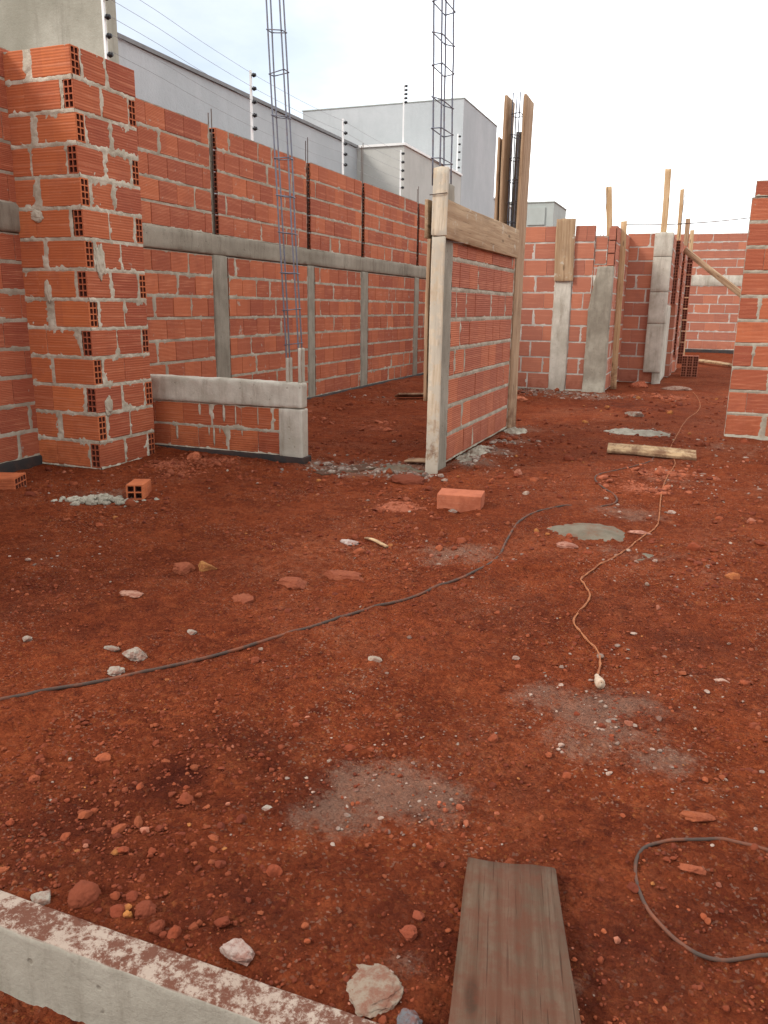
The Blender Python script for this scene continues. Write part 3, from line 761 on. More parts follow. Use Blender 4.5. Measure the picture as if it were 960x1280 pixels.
# bed mortar seen at the toothed corner
for c in range(1, NC):
    zz = -.002 + c * ch
    core(mb, (CX, CY, 0), Y, X, -.001, EY - CY - .002, zz - .013, zz + .013, -.003, -.088)
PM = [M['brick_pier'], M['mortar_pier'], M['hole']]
under(mb.build('brickwork', PM), pt)
rs = random.Random(3)
for i, (x, y, zz, sx, sz, face) in enumerate([(CX + .004, 5.03, 1.55, .045, .12, 1), (CX + .004, 5.01, .48, .04, .07, 1), (-4.62, CY - .004, 1.32, .03, .08, 0), (-4.66, CY - .004, 1.86, .05, .04, 0)]):
    v, f = lump_shape(3, .5, 2.2, 700 + i)
    s = np.array([.014, sx, sz]) if face else np.array([sx, .014, sz])
    under(mesh_object('mortar_smear', v * s + np.array([x, y, zz]), f, M['mortar_pier'], smooth=True), pt)

# ================================================================== low wall
LX0, LX1, LY = -4.56, -2.976, 5.795
lw = thing('low_wall', 'knee high brick wall under a thick pale concrete cap', 'wall', (-3.7, 5.84, 0))
mb = MB()
panel(mb, (LX0, LY, 0), X, -Y, 0, LX1 - .205 - LX0, .045, 2, .198, .09, 71, res=.012, dark=.05, butt=.75, amt=.9, stagger=True, joint=.02)
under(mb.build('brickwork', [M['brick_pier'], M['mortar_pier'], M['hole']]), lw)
under(concrete('concrete_cap', (LX0, LY - .014, .438), (LX1, LY + .105, .648), 'concrete_pale', None, 8, .022, .007, .018, .008), lw)
under(concrete('end_post', (LX1 - .215, LY - .010, .03), (LX1 - .003, LY + .102, .434), 'concrete_pale', None, 9, .025, .003, .008, .004), lw)
under(concrete('plinth', (LX0, LY - .02, -.12), (LX1 + .02, LY + .12, .046), 'tar', None, 10, .05, .006, .01, .004), lw)

rd = random.Random(19)
for i in range(9):
    x = rd.uniform(LX0 + .35, LX1 - .25); top = rd.choice([.44, .44, .25]); ln = rd.uniform(.05, .17)
    v, f = lump_shape(3, .5, 2.6, 760 + i)
    under(mesh_object('mortar_drip', v * np.array([rd.uniform(.004, .012), .006, ln / 2]) + np.array([x, LY - .001, top - ln / 2]), f, M['mortar_pier'], smooth=True), lw)

# ================================================================== partition
pw = thing('partition_wall', 'brick partition with concrete post at its open end, under timber beam formwork', 'wall', (-1.92, 7.2, 0))
mb = MB()
PXR = -1.885
panel(mb, (PXR, 6.21, 0), Y, X, 0, 2.16, .02, 8, .2275, .09, 81, bl=.27, res=.014, dark=.5, butt=.78, amt=.5, joint=.034, jit=.003, last=.135)
under(mb.build('brickwork', [M['brick_dark'], M['mortar'], M['hole']]), pw)
under(concrete('concrete_post', (PXR - .064, 5.878, -.06), (PXR + .004, 6.215, 2.14), 'concrete', None, 12, .035, .006, .012, .004), pw)
under(concrete('concrete_beam', (PXR - .088, 6.22, 1.752), (PXR - .006, 8.36, 1.97), 'concrete', None, 13, .06, .003, .006, .002), pw)
under(concrete('concrete_post', (PXR - .10, 8.375, -.06), (PXR - .012, 8.72, 1.85), 'concrete_damp', None, 14, .06, .003, .006, .003), pw)
FG = 'formwork boards around the partition'
plank('formwork_board', 'pale cement smeared board standing on end against the partition post', (-1.897, 5.862, -.04), (-1.886, 5.862, 1.745), X, .098, .026, 'plank_pale', FG, seed=1)
plank('formwork_board', 'short whitened board capping the top of the partition post', (-1.887, 5.858, 1.752), (-1.883, 5.862, 2.215), X, .113, .026, 'plank_pale', FG, seed=2, bow=.001)
plank('formwork_board', 'wide tan board along the top of the partition, on the passage side', (PXR + .022, 5.895, 1.875), (PXR + .022, 8.345, 1.866), Zd, .268, .026, 'plank_beam', FG, seed=3)
plank('formwork_board', 'wide board along the top of the partition, on the room side', (PXR - .106, 5.87, 1.875), (PXR - .106, 8.345, 1.866), Zd, .268, .026, 'plank_beam', FG, seed=4)
plank('formwork_board', 'narrow upright board on the room side of the partition post', (PXR - .080, 5.94, .55), (PXR - .080, 5.94, 1.735), Y, .14, .024, 'plank', FG, seed=5)
plank('formwork_board', 'tall upright plank with slanted top, reaching from soil above the partition', (PXR + .010, 8.55, -.04), (PXR + .012, 8.59, 3.25), Y, .36, .026, 'plank', FG, seed=6, bow=.006)
plank('formwork_board', 'tall dark plank facing its lighter twin above the partition end', (PXR - .155, 8.55, 1.2), (PXR - .178, 8.58, 3.26), Y, .35, .026, 'plank', FG, seed=7, bow=.006)
plank('formwork_board', 'grey back board between the two tall planks of the partition end', (PXR - .085, 8.765, 1.1), (PXR - .09, 8.77, 2.99), X, .11, .024, 'plank_grey', FG, seed=8)
plank('formwork_board', 'shorter upright plank outside the two tall ones at the partition end', (PXR - .20, 8.50, 1.0), (PXR - .225, 8.50, 2.88), Y, .25, .024, 'plank', FG, seed=9)
# tie wires through the beam boards
tw = thing('tie_wire', 'thin rusty wires tied across the beam formwork', 'wire', (PXR, 6.5, 1.75))
under(rods('wire_loop', 'steel_rust', None, [[(PXR + .02, 6.0, 1.725), (PXR + .045, 6.2, 1.728), (PXR + .05, 6.34, 1.735)]], .003, 5), tw)
under(rods('wire_loop', 'steel_rust', None, [[(-1.96, 5.842, 2.03), (-1.89, 5.838, 2.035), (-1.83, 5.842, 2.04), (PXR + .045, 5.9, 2.03)]], .0035, 5), tw)

# ================================================================== rebar cages
def cage(label, base, top, wx, wy, z0, z1, step, first=None, group='rebar cages', foot=None, r=.0062):
    """four longitudinal bars and their stirrups; base, top = centre (x, y) at z0 and z1"""
    t = thing('rebar_cage', label, 'rebar', (base[0], base[1], z0), group)
    def at(z): u = (z - z0) / (z1 - z0); return np.array([base[0] + (top[0] - base[0]) * u, base[1] + (top[1] - base[1]) * u, z])
    rr = random.Random(int(abs(base[0]) * 100 + z1 * 10))
    for sx in (-1, 1):
        for sy in (-1, 1):
            pts = []
            for q in np.linspace(z0, z1, 9):
                a = at(q); pts.append(a + np.array([sx * wx / 2 + rr.uniform(-.003, .003), sy * wy / 2 + rr.uniform(-.003, .003), 0]))
            under(rods('bar', 'steel', None, [smooth_path(pts, .15)], r), t)
    z = first if first is not None else z0 + step
    while z < z1:
        a = at(z); e = r + .002; tl = rr.uniform(-.012, .012)
        c = [a + np.array([sx * (wx / 2 + e), sy * (wy / 2 + e), tl * sx + rr.uniform(-.003, .003)]) for sx, sy in ((-1, -1), (1, -1), (1, 1), (-1, 1))]
        under(rods('stirrup', 'steel', None, [[c[0], c[1]], [c[1], c[2]], [c[2], c[3]], [c[3], c[0]]], .0042, 5), t)
        z += step * rr.uniform(.93, 1.06)
    return t
cg = cage('tall thin rebar cage rising from the end of the low wall', (-3.065, 5.85), (-3.205, 5.85), .112, .06, .645, 3.75, .285, first=.95)
for sx in (-1, 1):
    for sy in (-1, 1):
        under(concrete('mortar_collar', (-3.065 + sx * .056 - .012, 5.85 + sy * .03 - .012, .64), (-3.065 + sx * .056 + .012, 5.85 + sy * .03 + .012, .88 + .04 * sx), 'concrete_pale', None, 5, .02, .004, .005, .002), cg)
cage('rebar cage standing out of the partition post top', (PXR - .045, 6.03), (PXR - .045, 5.93), .06, .27, 2.10, 3.85, .2, first=2.28)
cage('rebar cage boxed between tall planks at the partition end', (PXR - .09, 8.58), (PXR - .10, 8.60), .07, .16, 1.8, 3.30, .2, first=2.1)

# ================================================================== back room walls
bm = [M['brick_pale'], M['mortar_far'], M['hole']]
w1 = thing('brick_wall', 'brick wall behind the partition, with two grey concrete posts', 'wall', (-2.4, 12.95, 0))
mb = MB()
W1Y = 12.9
kw = dict(res=.024, butt=.5, dark=.35, amt=.35, joint=.022, bl=.33)
panel(mb, (-3.6, W1Y, 0), X, -Y, 0, 1.335, .02, 10, .2447, .09, 101, **kw)
panel(mb, (-2.003, W1Y, 0), X, -Y, 0, .295, .02, 10, .2447, .09, 102, **kw)
panel(mb, (-1.70, W1Y + .02, 0), X, -Y, 0, .18, 1.9, 2, .205, .09, 103, **kw)
for j in range(3): brick(mb, (-1.51, W1Y - .005, 0), X, -Y, .0, .10, 1.885 + j * .183, 1.885 + j * .183 + .168, .09, rtint(.5)); 
for j in range(3): brick(mb, (-1.41, W1Y, 0), Y, X, -.004, .28, 1.885 + j * .183, 1.885 + j * .183 + .168, .10, rtint(.4), lo=True, cols=2, rows=4)
panel(mb, (-1.41, W1Y + .10, 0), Y, X, 0, 2.12, .02, 10, .2447, .09, 104, **kw)
under(mb.build('brickwork', bm), w1)
under(concrete('concrete_post', (-2.268, W1Y - .022, -.05), (-2.008, W1Y + .1, 1.70), 'concrete_pale', None, 15, .05, .008, .012, .006), w1)
def flare(V):
    V = V.copy(); u = np.clip((1.9 - V[:, 2]) / 1.9, 0, 1); left = V[:, 0] < -1.5
    V[:, 0] -= np.where(left, .10 * np.clip(u * 3, 0, 1) * (V[:, 1] < W1Y - .0), 0)
    V[:, 1] -= np.where(V[:, 1] < W1Y, .10 * np.clip((u - .9) * 10, 0, 1), 0)
    return V
under(concrete('concrete_post', (-1.632, W1Y - .05, -.05), (-1.402, W1Y + .09, 1.875), 'concrete_damp', None, 16, .05, .007, .012, .006, flare), w1)
under(concrete('plinth', (-3.6, W1Y - .012, -.1), (-1.68, W1Y + .1, .026), 'concrete_damp', None, 17, .08, .008, .01, .004), w1)
plank('formwork_board', 'square stained board nailed over the top of a pale post, behind the partition', (-2.132, W1Y - .038, 1.66), (-2.15, W1Y - .04, 2.56), X, .285, .028, 'plank_beam', 'formwork boards at the back rooms', seed=21)
plank('formwork_board', 'thin slat standing behind the brick stub beside the flared concrete post', (-1.455, 13.12, 1.6), (-1.60, 13.12, 3.02), X, .085, .026, 'plank_new', 'formwork boards at the back rooms', seed=22)
plank('formwork_board', 'full height yellowish plank leaning in the recess past the flared concrete post', (-1.335, 13.6, .0), (-1.385, 13.6, 2.58), X, .09, .03, 'plank_new', 'formwork boards at the back rooms', seed=23)
for i, (x, z1) in enumerate(((-1.645, 3.3), (-2.08, 3.1), (-1.60, 3.55))):
    tag(rods('starter_bar', 'steel_rust', None, [[(x, W1Y + .05, 1.8), (x + .01, W1Y + .05, z1)]], .004, 5), ('thin bar rising out of the brick gap by the flared post', 'thin bar above the stained board on the pale post', 'tallest thin bar, beside the brick gap')[i], 'rebar', 'starter bars at the back rooms')

w2 = thing('brick_wall', 'further brick wall ending in a pale square post with formwork seams', 'wall', (-1.1, 15.15, 0))
mb = MB()
kw2 = dict(res=.03, butt=.5, dark=.4, amt=.3, joint=.020, bl=.36)
panel(mb, (-1.45, 15.1, 0), X, -Y, 0, .62, .0, 11, .2295, .09, 111, **kw2)
panel(mb, (-.70, 15.20, 0), Y, X, 0, 1.1, 1.35, 5, .2295, .09, 112, **kw2)
for j in range(5):
    brick(mb, (-.62, 16.32, 0), Y, X, 0, .3, 1.36 + j * .2295, 1.36 + j * .2295 + .21, .10, rtint(.3), lo=True, deep=.035)
for j in range(9):
    brick(mb, (-.57, 17.75, 0), Y, X, 0, .3, .36 + j * .2295, .36 + j * .2295 + .21, .10, rtint(.3), lo=True, deep=.035)
for j in range(10):
    brick(mb, (-.46, 19.3, 0), Y, X, 0, .3, .10 + j * .2395, .10 + j * .2395 + .22, .12, rtint(.3), lo=True, deep=.035)
panel(mb, (-.62, 16.62, 0), Y, X, 0, 1.1, 0, 11, .2295, .09, 113, **kw2)
panel(mb, (-.57, 18.05, 0), Y, X, 0, 1.25, 0, 11, .2295, .09, 114, **kw2)
under(mb.build('brickwork', [M['brick_pale'], M['mortar_far'], M['hole']]), w2)
for j, (a, b) in enumerate(((.19, 1.02), (1.026, 1.55), (1.556, 2.13), (2.136, 2.525))):
    under(concrete('post_lift', (-1.0, 15.02, a), (-.705, 15.2, b), 'concrete_pale', None, 30 + j, .05, .003, .006, .003), w2)
under(concrete('post_foot', (-.845, 15.05, -.06), (-.70, 15.2, .188), 'concrete_pale', None, 35, .05, .004, .008, .004), w2)
under(concrete('side_panel', (-.80, 15.205, .02), (-.70, 16.6, 1.34), 'concrete_pale', None, 36, .06, .004, .008, .004), w2)
FB = 'formwork boards at the back rooms'
plank('formwork_board', 'pale plank sticking straight up from the seamed square post', (-.875, 15.1, 2.50), (-.89, 15.1, 3.53), X, .10, .028, 'plank_new', FB, seed=31)
plank('formwork_board', 'slim plank rising behind the seamed square post', (-.66, 17.0, 1.0), (-.72, 17.0, 3.45), X, .07, .03, 'plank_new', FB, seed=32)
plank('formwork_board', 'short plank top showing past the stacked hollow brick ends', (-.60, 19.25, .5), (-.64, 19.2, 3.15), X, .10, .03, 'plank', FB, seed=33)
plank('formwork_board', 'thin upright plank nearest the far wall', (-.52, 21.4, .1), (-.60, 21.4, 3.1), X, .09, .03, 'plank_new', FB, seed=34)
plank('brace_plank', 'diagonal timber brace slanting down towards the near brick corner', (-.56, 16.9, 2.36), (.60, 15.9, 1.44), Zd, .10, .05, 'plank', None, 'brace', seed=35)
plank('prop_post', 'rough timber prop planted in the soil behind the near brick corner', (.63, 15.93, -.03), (.62, 15.93, 1.50), X, .09, .07, 'plank', None, 'prop', seed=36)
tag(rods('starter_bar', 'steel_rust', None, [[(-.67, 16.2, 2.2), (-.62, 16.2, 3.9)]], .006, 5), 'thin bar rising behind the seamed square post', 'rebar', 'starter bars at the back rooms')

w3 = thing('brick_wall', 'farthest brick wall with a pale concrete band, closing the plot', 'wall', (1, 27.35, 0))
mb = MB()
kw3 = dict(res=.06, butt=.5, dark=.4, amt=.5, joint=.03, bl=.42)
panel(mb, (-4.8, 27.3, 0), X, -Y, 0, 13, .09, 7, .272, .09, 121, **kw3)
panel(mb, (-4.8, 27.3, 0), X, -Y, 0, 13, 2.285, 5, .245, .09, 122, **kw3)
under(mb.build('brickwork', [M['brick_far'], M['mortar_far'], M['hole']]), w3)
under(concrete('tie_beam', (-4.8, 27.285, 1.985), (8.2, 27.4, 2.295), 'concrete_pale', None, 40, .15, .004, .01, .004), w3)
under(concrete('plinth', (-4.8, 27.28, -.1), (8.2, 27.4, .095), 'tar', None, 41, .2, .006, .01, .004), w3)

# near wall on the right
wr = thing('brick_wall', 'near brick wall end of combed hollow bricks with grey mortar', 'wall', (.8, 9.05, 0))
mb = MB()
panel(mb, (.262, 9.0, 0), X, -Y, 0, 2.4, .0, 10, .2325, .09, 131, bl=.34, res=.014, dark=.3, butt=.45, amt=.55, joint=.032, jit=.004)
panel(mb, (.285, 9.0, 0), X, -Y, 0, 2.3, 2.325, 1, .15, .09, 132, bl=.34, res=.014, dark=.3, butt=.45, amt=.5, joint=.02)
under(mb.build('brickwork', [M['brick'], M['mortar'], M['hole']]), wr)
under(concrete('plinth', (.27, 8.985, -.1), (2.66, 9.1, .008), 'concrete_damp', None, 45, .05, .01, .01, .006), wr)

# ================================================================== neighbouring house
GX = -6.06
nh = thing('neighbouring_house', 'grey painted flat roofed house rising behind the long brick wall', 'house', (-6.5, 15, 0))
def hbox(name, lo, hi, mat):
    mb = MB(); box(mb, lo, hi); return under(mb.build(name, M[mat]), nh)
hbox('wing_wall', (GX - 3.0, 7.66, -.1), (GX, 14.02, 3.93), 'house')
hbox('coping', (GX - 3.03, 7.655, 3.932), (GX + .03, 13.99, 3.975), 'coping_dark')
hbox('entry_block', (GX - 1.5, 14.0, -.1), (-5.18, 17.5, 3.93), 'house_warm')
hbox('coping', (GX + .035, 13.97, 3.933), (-5.15, 17.49, 3.972), 'coping_white')
hbox('upper_storey', (-8.9, 17.51, -.1), (-5.18, 20.35, 5.43), 'house')
hbox('coping', (-8.915, 17.495, 5.432), (-5.165, 20.365, 5.45), 'util')
hbox('rear_wing', (-8.9, 20.36, -.1), (-5.19, 24.0, 3.82), 'house')
hbox('coping', (-8.93, 20.39, 3.822), (-5.16, 24.03, 3.86), 'coping_white')

rw = thing('rendered_wall', 'tall raw cement rendered wall behind the toothed brick pier', 'wall', (-8, 7.58, 0))
mb = MB(); box(mb, (-12, 7.5, -.1), (-6.03, 7.65, 6.2)); under(mb.build('wall_face', M['render']), rw)

ub = thing('utility_block', 'small grey green rooftop block with a louvred opening', 'building', (-6.4, 31, 0))
def ubox(name, lo, hi, mat):
    mb = MB(); box(mb, lo, hi); return under(mb.build(name, M[mat]), ub)
ubox('wall', (-8.0, 30, -.1), (-5.47, 32.6, 4.86), 'util')
ubox('roof_edge', (-8.03, 29.97, 4.862), (-5.44, 32.63, 4.90), 'util')
fr = ubox('louvre_frame', (-6.38, 29.955, 4.12), (-5.76, 29.998, 4.70), 'util')
mb = MB()
for j in range(7): box(mb, (-6.35, 29.935, 4.15 + j * .075), (-5.79, 29.953, 4.15 + j * .075 + .05))
s = mb.build('louvre', M['louvre']); s.parent = fr; s.matrix_parent_inverse = Matrix.Translation(-ub.location)

# ================================================================== electric fence
def fence_post(label, x, y, z0, z1, n, side=1):
    t = thing('electric_fence_post', label, 'fence post', (x, y, z0), 'electric fence posts on the neighbour wall')
    mb = MB(); box(mb, (x - .011, y - .011, z0), (x + .011, y + .011, z1)); under(mb.build('pole', M['white']), t)
    for k in range(n):
        z = z1 - .05 - k * (z1 - z0 - (.12 if z1 - z0 < .8 else .7)) / max(n - 1, 1) * (1 if z1 - z0 > .8 else .95)
        prof = [(0, .010), (.012, .011), (.014, .022), (.026, .024), (.028, .013), (.036, .013), (.038, .019), (.048, .017), (.05, .008)]
        pts = [(x + .015 + a * side, y, z) for a, _ in prof]
        v, f = tube_geo(pts, np.array([b for _, b in prof]), 10)
        under(mesh_object('insulator', v, f, M['black'], smooth=True), t)
    return t
FX = -4.965
fence_post('white fence post beside the edge of the raw rendered wall', FX - .05, 6.20, 2.5, 3.92, 6)
fence_post('white fence post standing just before the tall thin rebar cage', FX, 8.52, 2.5, 3.74, 5)
fence_post('white fence post in front of the grey wing wall, near the low block', FX, 10.98, 2.5, 3.74, 5)
fence_post('white fence post in front of the pale low block of the house', FX, 13.27, 2.5, 3.72, 5)
fence_post('white fence post on the front corner of the low block coping', -5.22, 14.05, 3.97, 4.92, 5)
fence_post('white fence post at the far end of the low block coping', -5.22, 17.3, 3.97, 4.72, 5)
for k in range(5):
    z = 3.69 - k * .135
    pts = [(FX + .0, 6.20, z + .17)]
    for ya, yb, za, zb in ((6.20, 8.52, z + .17, z), (8.52, 10.98, z, z), (10.98, 13.27, z, z - .02)):
        for u in (.25, .5, .75, 1): pts.append((FX + .05, ya + (yb - ya) * u, za + (zb - za) * u - .02 * math.sin(u * math.pi)))
    lab = ('topmost thin wire of the electric fence', 'second wire from the top of the electric fence', 'middle wire of the electric fence', 'second lowest wire of the electric fence', 'lowest wire of the electric fence, just above the bricks')[k]
    tag(rods('fence_wire', 'wire', None, [smooth_path(pts, .2)], .0022, 4), lab, 'wire', 'electric fence wires')
# overhead cable at the back
cb = [(-1.45, 14.2, 2.58), (-.9, 15.6, 2.70), (-.2, 16.6, 2.82), (.45, 17.2, 2.93), (1.1, 18.0, 3.08), (2.2, 19.0, 3.3)]
tag(rods('overhead_cable', 'cable', None, [smooth_path(cb, .1)], .010, 6), 'dark cable strung above the far brick wall', 'cable')

# ================================================================== loose things on the ground
def rest(pts, lift): return [(x, y, gz(x, y) + lift) for x, y in pts]
HOSE = [(-4.7, 1.22), (-3.9, 1.36), (-3.1, 1.27), (-2.5, 1.36), (-2.2, 1.53), (-2.005, 1.751), (-1.921, 1.872), (-1.816, 1.981), (-1.713, 2.105), (-1.594, 2.27), (-1.474, 2.462), (-1.356, 2.7), (-1.248, 2.938), (-1.114, 3.164), (-1.004, 3.408), (-.925, 3.686), (-.899, 3.941), (-.932, 4.302), (-.944, 4.698), (-.898, 4.956), (-.782, 5.17), (-.69, 5.27), (-.595, 5.304), (-.493, 5.4), (-.461, 5.541), (-.508, 5.732), (-.606, 5.915), (-.682, 6.157), (-.675, 6.394), (-.585, 6.577), (-.469, 6.816), (-.352, 7.146), (-.33, 7.36)]
hp = smooth_path(HOSE, .02); wob = np.array([.004 * fbm(np.arange(len(hp)) * .11, np.arange(len(hp)) * 0, o=2, seed=5), .004 * fbm(np.arange(len(hp)) * .11, np.arange(len(hp)) * 0 + 9, o=2, seed=6)]).T
hp = hp + wob; hz = gh(hp[:, 0], hp[:, 1]); hz = np.maximum(hz, np.convolve(np.pad(hz, 6, mode='edge'), np.ones(13) / 13, 'valid')) + .0025 + .004 * fbm(np.arange(len(hp)) * .06, np.arange(len(hp)) * 0, o=2, seed=15)
sunk = np.exp(-((hp[:, 1] - 5.29) / .05) ** 2) * .02
tag(rods('power_cable', 'cable', None, [np.column_stack([hp, hz - sunk])], .0066, 8), 'long black cable winding across the red soil', 'cable')
LOOP = [(2.6, 2.5), (1.7, 2.25), (1.1, 2.02), (.75, 1.95), (.45, 1.90), (.287, 1.887), (.226, 1.889), (.154, 1.884), (.064, 1.85), (.019, 1.821), (-.014, 1.788), (-.029, 1.741), (-.026, 1.686), (-.013, 1.635), (.007, 1.59), (.035, 1.555), (.066, 1.525), (.105, 1.506), (.151, 1.507), (.196, 1.53), (.265, 1.566), (.40, 1.62), (.7, 1.70), (1.2, 1.74), (1.9, 1.98), (2.6, 2.38)]
lp = smooth_path(LOOP, .012); lz = gh(lp[:, 0], lp[:, 1]) + .0035
tag(rods('power_cable', 'cable', None, [np.column_stack([lp, lz])], .0042, 8), 'thin black cable looped in a bend on the bare soil', 'cable')
CORD = [(-.240, 2.69), (-.24, 2.79), (-.26, 2.91), (-.312, 3.01), (-.368, 3.118), (-.396, 3.199), (-.389, 3.31), (-.371, 3.444), (-.378, 3.552), (-.414, 3.654), (-.444, 3.74), (-.429, 3.877), (-.359, 4.106), (-.283, 4.372), (-.239, 4.613), (-.17, 4.906), (-.166, 5.177), (-.185, 5.719), (-.188, 6.2), (-.173, 6.63), (-.143, 7.086), (-.18, 7.5), (-.216, 7.924), (-.189, 8.739), (-.131, 10.112), (-.003, 11.286), (-.018, 12.532), (-.127, 13.742)]
cp = smooth_path(CORD, .006); cz = gh(cp[:, 0], cp[:, 1]) + .005
tg = np.gradient(cp, axis=0); tg /= np.linalg.norm(tg, axis=1)[:, None] + 1e-9; nn = np.column_stack([-tg[:, 1], tg[:, 0]])
ph = np.arange(len(cp)) * .006 / .028 * 6.283
ec = thing('lamp_cord', 'twisted orange cord ending in a white lamp socket on the soil', 'cord', (-.22, 2.63, gz(-.22, 2.63)))
for k in (0, math.pi):
    off = np.sin(ph + k) * .0032
    v = np.column_stack([cp + nn * off[:, None], cz + np.cos(ph + k) * .0032 + .001])
    under(rods('strand', 'cord', None, [v[::2]], .0028, 5), ec)
prof = [(0, .004), (.005, .008), (.022, .0095), (.034, .0125), (.052, .0165), (.070, .0175), (.082, .0155), (.088, .0135), (.0885, .009), (.07, .008)]
sv, sf = tube_geo([(-.2405 + .025 * 0 + a * .28, 2.692 - a * .96, gz(-.24, 2.66) + .016 + a * .06) for a, _ in prof], np.array([b for _, b in prof]), 16)
under(mesh_object('lamp_socket', sv, sf, M['socket'], smooth=True), ec)

def loose_brick(label, x, y, rz, size, tilt=(0, 0), ends=(True, True), group=None, mat='brick_pier', tint=(.75, .3, .05, 1), cols=2, rows=4, z=None, sink=.006):
    """size = length, thickness, height"""
    L, T, Hh = size
    mb = MB(); brick(mb, (-L / 2, 0, 0), X, -Y, 0, L, 0, Hh, T, tint, lo=ends[0], hi=ends[1], d0=T / 2, cols=cols, rows=rows, deep=.05 if y > 15 else .16)
    o = mb.build('hollow_brick', [M[mat], M['mortar_pier'], M['hole']])
    o.location = (x, y, (gz(x, y) - sink) if z is None else z); o.rotation_euler = (tilt[0], tilt[1], rz)
    return tag(o, label, 'brick', group)
GB = 'loose hollow bricks on the soil'
loose_brick('hollow brick lying flat beside the boundary wall base, cells towards the pier', -4.475, 4.11, .38, (.30, .19, .095), (.02, .0), group=GB, cols=4, rows=2)
loose_brick('broken hollow brick by the pale mortar heap, four cells showing', -3.46, 4.32, 2.02, (.25, .115, .10), (.0, .05), group=GB, cols=2, rows=2)
loose_brick('solid faced brick lying in front of the partition post', -1.385, 4.93, .14, (.285, .19, .115), (.0, .0), (False, False), GB, tint=(.6, .2, .1, 1), mat='brick_plain')
loose_brick('small orange brick piece at the foot of a concrete column, inside the room', -4.42, 6.62, .5, (.09, .09, .13), (.1, .1), (False, False), GB)
loose_brick('tilted brick fragment on the soil inside the room', -2.35, 7.75, .9, (.17, .09, .15), (.35, .3), (False, False), GB)
for i in range(3):
    for j in range(2):
        loose_brick('hollow brick in the little stack near the far wall', -.37 + i * .103, 17.13, 1.571, (.28, .098, .2), group='bricks in the far stack', z=gz(-.28, 17.1) + .005 + j * .204, mat='brick_pale', tint=(random.random(), .3, .5, 1))

def stone(label, x, y, size, col, seed, name='stone', cat='stone', amp=.42, facet=.9, rz=0, sub=4, sink=.42, group='stones and fragments lying on the soil'):
    v, f = lump_shape(sub, amp, 1.8, seed, facet)
    v = v + (.09 * fbm(v[:, 0] * 5, v[:, 1] * 5, v[:, 2] * 5, o=4, seed=seed + 3, gain=.7))[:, None] * v
    v = v * np.array(size) * .5
    o = mesh_object(name, v, f, M['stone'], tint=np.repeat([(*col, 1)], len(f), 0), smooth=bool(facet < .5))
    o.location = (x, y, gz(x, y) + size[2] * (.5 - sink)); o.rotation_euler = (0, 0, rz)
    return tag(o, label, cat, group)
G1, G2, RD, OR, PK, YL, WH = (.30, .26, .21), (.23, .20, .16), (.165, .038, .0165), (.27, .075, .03), (.55, .25, .18), (.34, .15, .045), (.62, .56, .52)
stone('round red soil clod resting near the concrete footing beam', -1.14, 1.155, (.07, .07, .056), (.17, .040, .017), 1, 'soil_clod', 'clod', .22, .2)
stone('crumbled grey chip against the footing beam', -1.215, 1.112, (.055, .04, .035), G1, 2)
stone('pointed red clod beside the footing beam', -.985, 1.165, (.042, .046, .044), RD, 3, 'soil_clod', 'clod', .4, .4)
stone('small yellow lump beside the footing beam', -1.015, 1.140, (.024, .022, .02), (.40, .16, .04), 4, 'soil_clod', 'clod')
stone('squat red clod in the soil near the middle of the footing beam', -.935, 1.135, (.036, .036, .032), RD, 44, 'soil_clod', 'clod', .4, .4)
stone('white and pink stone lying by the footing beam', -.742, 1.140, (.085, .055, .045), (.33, .25, .21), 5)
stone('flat beige lump of concrete near the ground plank', -.466, 1.172, (.108, .125, .020), (.24, .185, .135), 6, 'concrete_lump', 'lump', .35, .8, sink=.42)
stone('dark grey stone at the corner of the ground plank', -.375, 1.118, (.05, .06, .04), (.12, .12, .125), 7)
stone('largest grey lump next to the long black cable', -1.82, 2.20, (.09, .085, .055), G1, 8)
stone('grey lump touching the near side of the long black cable', -1.80, 2.065, (.06, .05, .035), G1, 9)
stone('flat grey chip behind the largest grey lump', -1.95, 2.22, (.07, .04, .02), G2, 10)
stone('small grey stone between cable and yellow chunk', -1.753, 2.45, (.045, .03, .03), G1, 11)
stone('lone pale pebble far out towards the boundary wall', -2.29, 2.16, (.045, .038, .03), G1, 12)
stone('grey pebble alone on bare soil, on the camera side of the long cable', -.997, 2.485, (.048, .048, .03), (.32, .26, .20), 13)
stone('flat pinkish shard of brick between the loose bricks and the long cable', -2.267, 2.745, (.13, .07, .02), (.36, .19, .13), 14, 'brick_shard', 'shard', .3, .95)
stone('yellow clay chunk on the soil', -2.185, 3.19, (.11, .08, .065), YL, 15, 'soil_clod', 'clod')
stone('reddish clod next to the yellow chunk', -2.27, 3.12, (.11, .10, .08), (.235, .066, .03), 16, 'soil_clod', 'clod')
stone('broad reddish clod nearest the middle of the cable', -1.672, 3.152, (.16, .10, .06), (.235, .066, .03), 17, 'soil_clod', 'clod')
stone('red clod below the broad reddish one', -1.781, 2.884, (.11, .09, .05), (.235, .066, .03), 18, 'soil_clod', 'clod')
stone('longest reddish clod, nearest the white scrap', -1.50, 3.33, (.19, .11, .06), (.235, .066, .03), 19, 'soil_clod', 'clod')
stone('orange shard of brick above the cable loop', .099, 1.96, (.085, .045, .03), OR, 20, 'brick_shard', 'shard')
stone('orange shard of brick inside the cable loop', .093, 1.752, (.062, .026, .02), (.27, .075, .034), 21, 'brick_shard', 'shard')
stone('pale chip on bare soil past the lamp cord', .172, 2.86, (.05, .022, .016), (.42, .27, .20), 22, 'brick_shard', 'shard')
stone('orange lump with a dark neighbour out past the mortar spill', .235, 4.07, (.075, .06, .05), (.36, .12, .04), 23, 'soil_clod', 'clod')
